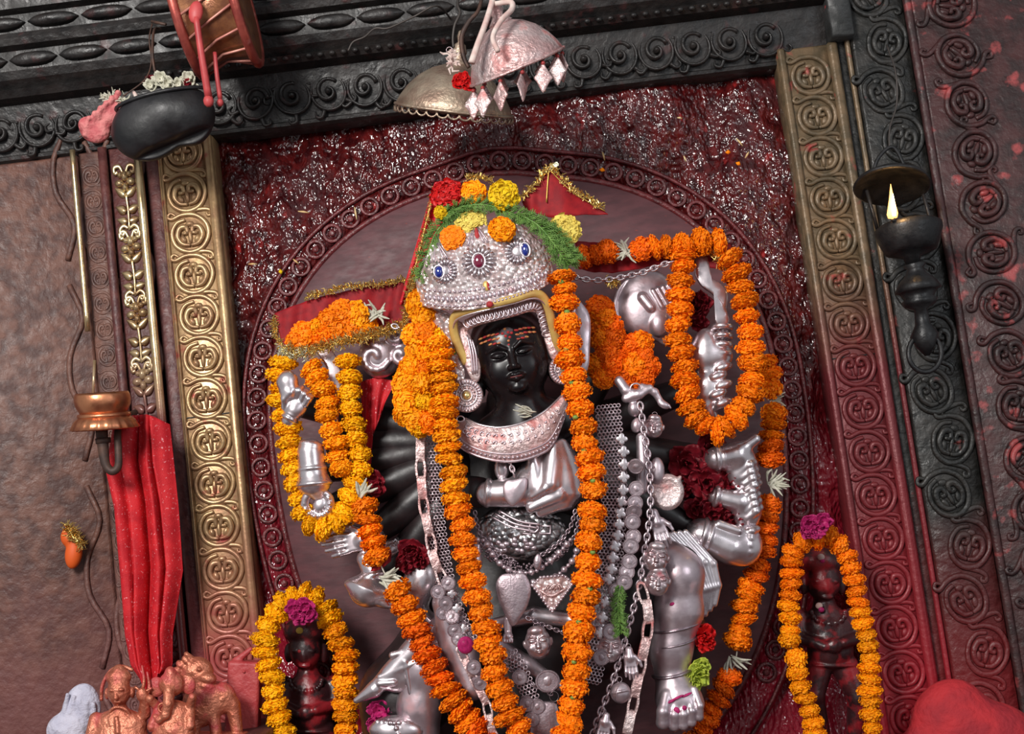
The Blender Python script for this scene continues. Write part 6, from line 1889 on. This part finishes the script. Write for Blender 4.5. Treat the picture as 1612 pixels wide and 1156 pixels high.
part(M().tube(catmull([(1400, 234, 0), (1402, 200, -4), (1414, 160, -8), (1412, 110, -8), (1404, 60, -30)], 6), 1.5, 6), 'wire', 'wire_dark', FO, r_, 'all')
part(M().lathe([(2, -6), (46, -8), (52, -4), (52, 4), (46, 20), (40, 34), (30, 38), (14, 44), (10, 56)], (1430, 362, 0), tilt, 36), 'oil_bowl', 'black_iron', FO, r_, 'all')
part(M().lathe([(8, 50), (18, 56), (12, 62), (16, 70), (30, 84), (36, 96), (30, 98), (22, 108), (28, 112), (24, 120), (10, 126), (12, 150), (22, 168), (14, 186), (4, 200)], (1432, 362, 0), (.14, 1, 0), 28), 'stem', 'black_iron', FO, r_, 'all')
for s1 in (-1, 1):
    part(M().tube(np.array([(1412 + 44 * s1, 296, -14), (1430 + 44 * s1, 362, -14)]), 3, 6), 'strut', 'black_iron', FO, r_, 'all')
part(M().tube(np.array([(1456 + 26 * math.cos(a), 556 + 30 * math.sin(a), 0) for a in np.linspace(0, 2 * PI, 25)[:-1]]), 4, 6, closed=True), 'ring', 'black_iron', FO, r_, 'all')
part(M().lathe([(.4, -52), (1.5, -44), (3.6, -30), (6.4, -16), (8.5, -6), (7, 0), (.5, 2)], (1394, 352, 40), (.06, 1, 0), 16), 'flame', 'flame', FO, r_, 'all')
part(M().lathe([(.3, -34), (1.5, -26), (3.6, -10), (2.5, 0)], (1394, 351, 49), (.06, 1, 0), 12), 'flame_core', 'flame_core', FO, r_, 'all')
part(M().tube(catmull([(1394, 354, 40), (1404, 360, 36), (1418, 364, 28)], 4), 4, 6), 'wick', 'black_iron', FO, r_, 'all')
pl_ = bpy.data.lights.new('flame_light', 'POINT'); pl_.energy = 0.35; pl_.color = (1, .55, .2); pl_.shadow_soft_size = .012
po = bpy.data.objects.new('flame_light', pl_); COL.objects.link(po); po.location = FO.pt(1390, 330, 62)

# ------------------------------------------------------------------ small guardian figures of dark stone
def guardian(label, pr, marks, fr, at):
    root = thing('guardian_figure', label, 'figure', at, 'small guardian figures')
    part(sdf(pr, 1.8), 'body', 'dark_red_stone', fr, root, 'all')
    for (x, y, w, r, mt) in marks:
        part(M().ell((x, y, w), (r, r * .9, 3), 0, 10, 6), 'paint_mark', mt, fr, root, 'all')
    return root


FGd = Fr(.06)
def fig(cx, y0, s, lean=0):
    """round turban, face, necklace, belly with folded arms, legs; y0 top of head"""
    X = lambda x, y: cx + s * x + lean * s * y
    Y = lambda y: y0 + s * y
    E = lambda x, y, w, r, a=0, k=4: ell((X(x, y), Y(y), s * w), tuple(np.array(r) * s), a, k * s)
    Cc = lambda a, b, ra, rb, k=4: cap((X(a[0], a[1]), Y(a[1]), s * a[2]), (X(b[0], b[1]), Y(b[1]), s * b[2]), ra * s, rb * s, k * s)
    p = [E(0, 22, 10, (34, 24, 26)), E(0, 52, 12, (27, 32, 24)), E(0, 60, 30, (6, 11, 7), 0, 3), E(0, 76, 28, (10, 4, 5), 0, 2), E(-12, 52, 30, (7, 4, 5), 0, 2), E(12, 52, 30, (7, 4, 5), 0, 2),
         E(-29, 58, 6, (7, 16, 8)), E(29, 58, 6, (7, 16, 8)), Cc((0, 80, 0), (0, 100, 4), 16, 20), E(0, 126, 6, (44, 34, 26), 0, 8), E(0, 160, 12, (36, 34, 30), 0, 10),
         Cc((-40, 108, 4), (-48, 140, 14), 13, 11), Cc((-48, 140, 14), (-14, 152, 40), 11, 8), Cc((40, 108, 4), (48, 140, 12), 13, 11), Cc((48, 140, 12), (16, 146, 40), 11, 8), E(0, 150, 42, (12, 12, 8), 0, 4),
         Cc((-20, 186, 10), (-34, 230, 18), 22, 17), Cc((20, 186, 10), (34, 232, 18), 22, 17), Cc((-34, 230, 18), (-24, 290, 6), 16, 12), Cc((34, 232, 18), (26, 290, 6), 16, 12)]
    for i in range(9):
        a = PI * i / 8
        p.append(E(-26 * math.cos(a), 100 + 18 * math.sin(a), 24 + 5 * math.sin(a), (4.5, 4.5, 4), 0, 1.5))
    p.append(E(0, 182, 26, (34, 5, 12), 0, 2))
    return p


guardian('small dark stone guardian figure under the yellow garland', fig(480, 972, .96, .06), [(478, 990, 34, 6, 'petal_pale'), (478, 1022, 32, 4, 'paint_red')], Fr(.045), Fr(.08).pt(490, 1240))
guardian('small dark stone guardian figure under the amber garland', fig(1288, 862, 1.0, .10), [(1284, 876, 36, 6, 'cord_white'), (1286, 882, 36, 4, 'petal_pink'), (1283, 952, 28, 6, 'cord_white'), (1286, 958, 30, 5, 'petal_pink')], Fr(.045), Fr(.08).pt(1310, 1170))

# ------------------------------------------------------------------ copper figures on the left step
mat('copper_dusty', (0.46, 0.13, 0.075), (0.58, 0.20, 0.12), 26, 0.30, 0.6, rough2=0.5, bump=0.9, bscale=120, dist=0.004, dust=[((0.46, 0.06, 0.06), 22, 0.52, 0.64)])
FCu = Fr(.30)
r_ = thing('copper_figure', 'copper seated figure with crescent hair and arched halo on the left step', 'figurine', FCu.pt(190, 1160), 'copper figures')
cf = [ell((190, 1088, 8), (18, 22, 16), 0, 5), ell((188, 1066, 4), (20, 14, 14), 0, 5), ell((188, 1056, 2), (10, 10, 9), 0, 4), cap((190, 1088, 22), (191, 1096, 25), 2.6, 3.6, 2), ell((183, 1084, 22), (4.5, 2.4, 3), 0, 1.5), ell((198, 1083, 22), (4.5, 2.4, 3), 0, 1.5), ell((192, 1102, 21), (6, 2, 3), 0, 1.5),
      ell((170, 1092, 4), (4, 9, 5), 0, 3), ell((210, 1090, 4), (4, 9, 5), 0, 3), cap((190, 1106, 4), (190, 1120, 4), 9, 12, 4), ell((190, 1140, 2), (42, 24, 20), 0, 8), ell((190, 1165, 4), (46, 30, 24), 0, 8),
      cap((152, 1132, 2), (146, 1160, 10), 11, 9, 4), cap((228, 1124, 2), (232, 1096, 12), 10, 7, 4), ell((228, 1092, 14), (9, 11, 8), 0, 3), cap((190, 1128, 20), (194, 1150, 24), 3, 4, 2), tor((192, 1126, 12), 16, 2.4, (0, .35, 1), 1.5), bxs((190, 1186, 4), (50, 8, 28), 0, 3, 4)]
part(sdf(cf, 1.5), 'body', 'copper_dusty', FCu, r_, 'all')
part(M().tube(catmull([(158, 1104, -4), (160, 1080, -4), (172, 1058, -4), (190, 1050, -4), (208, 1056, -4)], 6), 3, 8), 'halo_arch', 'copper_dusty', FCu, r_, 'all')
for (x, y, h) in ((226, 1060, 26), (234, 1068, 22)):
    part(M().tube(catmull([(x + 2, y + 22, 10), (x + 4, y + 10, 10), (x, y - h / 2, 8)], 4), [3, 2.5, 1.5], 6), 'trident_prong', 'copper_dusty', FCu, r_, 'all')
part(M().tube(catmull([(216, 1080, 12), (230, 1088, 14), (242, 1082, 10)], 4), 2.4, 6), 'trident_bar', 'copper_dusty', FCu, r_, 'all')
r_ = thing('copper_figure', 'copper seated elephant headed figure on the left step', 'figurine', FCu.pt(275, 1160), 'copper figures')
eg = [ell((272, 1076, 6), (20, 20, 16), 0, 5), ell((271, 1060, 10), (9, 12, 9), 0, 4), ell((246, 1082, 0), (14, 16, 6), 10, 4), ell((296, 1078, 0), (12, 16, 6), -10, 4)] + chain_caps([(272, 1084, 18), (272, 1104, 24), (268, 1122, 26), (258, 1130, 26), (252, 1124, 24)], [9, 8, 6.5, 5, 4], 3)
eg += [ell((274, 1126, 2), (30, 24, 18), 0, 6), ell((276, 1148, 6), (34, 24, 22), 0, 6), cap((248, 1112, 2), (240, 1100, 12), 8, 6, 3), cap((300, 1112, 2), (306, 1096, 12), 8, 6, 3), cap((250, 1122, 4), (244, 1142, 16), 8, 7, 3), cap((300, 1120, 4), (304, 1140, 16), 8, 7, 3), cap((250, 1164, 14), (300, 1164, 20), 12, 12, 5), ell((240, 1098, 14), (6, 6, 6), 0, 2), tor((262, 1112, 18), 7, 2, (0, 0, 1), 1), bxs((276, 1174, 6), (38, 8, 28), 0, 3, 4)]
part(sdf(eg, 1.5), 'body', 'copper_dusty', FCu, r_, 'all')
r_ = thing('copper_lion', 'red dusted copper lion with curling mane behind the seated figures', 'figurine', Fr(.22).pt(325, 1160), 'copper figures')
ln_ = [ell((310, 1058, 0), (26, 24, 18), 0, 6), ell((330, 1066, 12), (14, 9, 11), 10, 4), ell((328, 1078, 10), (12, 5, 9), 16, 3), ell((318, 1052, 16), (4, 3.5, 4), 0, 2), cap((300, 1036, 4), (294, 1030, 2), 6, 4, 3), ell((318, 1106, 0), (30, 40, 20), 10, 8), cap((335, 1110, 4), (342, 1150, 8), 10, 9, 5), cap((312, 1120, 8), (308, 1155, 12), 10, 9, 5), ell((345, 1100, -4), (26, 26, 16), 0, 8), cap((365, 1110, -6), (372, 1150, -4), 12, 9, 5), bxs((340, 1162, 0), (46, 7, 24), 0, 3, 4)]
for i in range(7):
    a = PI * .55 + i * .42
    ln_.append(ell((306 + 25 * math.cos(a), 1062 + 26 * math.sin(a), 8), (8, 6, 6), math.degrees(a), 2))
part(sdf(ln_, 1.7), 'body', 'copper_dusty', Fr(.22), r_, 'all')
mat('red_ware', (0.38, 0.035, 0.04), (0.48, 0.07, 0.07), 26, 0.5, bump=0.9, bscale=90, dist=0.003)
r_ = thing('beaded_red_post', 'red powdered stone post with strings of beads beside the lion', 'post', Fr(.13).pt(385, 1180))
part(sdf([bxs((384, 1110, 0), (26, 70, 16), 3, 6, 6), cap((374, 1040, 4), (396, 1022, 4), 6, 4, 3), cap((372, 1040, 4), (374, 1060, 4), 5, 7, 3)], 2.0), 'post', 'red_ware', Fr(.13), r_, 'all')
for (x, dx) in ((388, 6), (398, 8)):
    for k in range(16):
        put(share(M().ell((0, 0, 0), 1, 0, 8, 5), 'bead', 'red_ware') if (x == 388 and k == 0) else pbead, 'bead', Fr(.13).pt(x + dx * math.sin(k / 15 * PI * .5), 1056 + 4.6 * k, 17), r_, None, 2.3 * Fr(.13).s)
        if x == 388 and k == 0: pbead = r_.children[-1].data
# mound of red powder at the lower right
pw = [ell((1500, 1140, -10), (62, 70, 40), 14, 20), ell((1550, 1170, -10), (90, 66, 50), 0, 20), ell((1460, 1200, -10), (60, 50, 36), 0, 20)]
tag(part(sdf(pw, 4), 'powder_mound', 'red_powder', Fr(.07), None, 'all', 'heap of bright red powder at the foot of the black jamb', 'powder'), kind='stuff')

# ------------------------------------------------------------------ scraps stuck to the encrusted wall, fibres on the collar
mat('straw', (0.72, 0.55, 0.30), (0.60, 0.36, 0.14), 60, 0.6)
SCR = Fr(.012)
for (x, y, L, a, c, lab) in ((950, 246, 14, 75, 'straw', 'straw sliver on the ringed rim right of the red flag'),
                             (1164, 224, 16, 50, 'straw', 'slanting straw sliver above two orange petal scraps on the wall'),
                             (1176, 244, 12, -60, 'straw', 'straw sliver leaning beside two orange petal scraps on the wall'),
                             (1070, 186, 8, 10, 'straw', 'tiny straw fleck high on the wall below the black lintel'),
                             (560, 336, 20, 80, 'straw', 'upright straw sliver on the ringed rim left of the crown'),
                             (478, 334, 18, 8, 'straw', 'flat straw sliver on the wall high above the tinselled cloth'),
                             (466, 412, 12, 40, 'straw', 'slanting straw sliver on the ringed rim above the tinselled cloth'),
                             (398, 416, 14, 0, 'straw', 'flat straw sliver on the wall near the gold scroll pilaster'),
                             (1078, 250, 10, 70, 'straw', 'steep straw sliver on the wall beside the ringed rim above the orange loop'),
                             (1146, 240, 8, 0, 'marigold_orange', 'upper of two orange petal scraps on the wall above the orange loop'),
                             (1162, 258, 8, 30, 'marigold_orange', 'lower of two orange petal scraps on the wall above the orange loop'),
                             (948, 268, 9, 10, 'marigold_orange', 'orange petal scrap on the ringed rim right of the red flag'),
                             (442, 428, 8, 80, 'petal_yellow', 'yellow petal scrap on the wall left of the ringed rim')):
    d = np.array([math.cos(R_(a)), math.sin(R_(a)), 0]) * L / 2; p = np.array([x, y, 0.])
    part(M().tube(np.array([p - d, p + [0, 0, 2], p + d]), [1.0, 1.8 if c == 'straw' else 4, .8], 5, flat=.4), 'straw_scrap' if c == 'straw' else 'petal_scrap', c, SCR, None, 'all', lab, 'scrap', 'scraps stuck on the wall')
tuft('white fibres lying on the edge of the silver collar', (838, 652, 28), Fr(.355), 180, 12, 26, 'petal_white', 25, 'white petal tufts', 'fibre_tuft', 1.6)
part(M().ell((715, 556, 15), (5, 5.5, 3), 0, 10, 6), 'gem', 'calyx_green', FCr, CR, 'all', label='small dark green gem on the lappet')
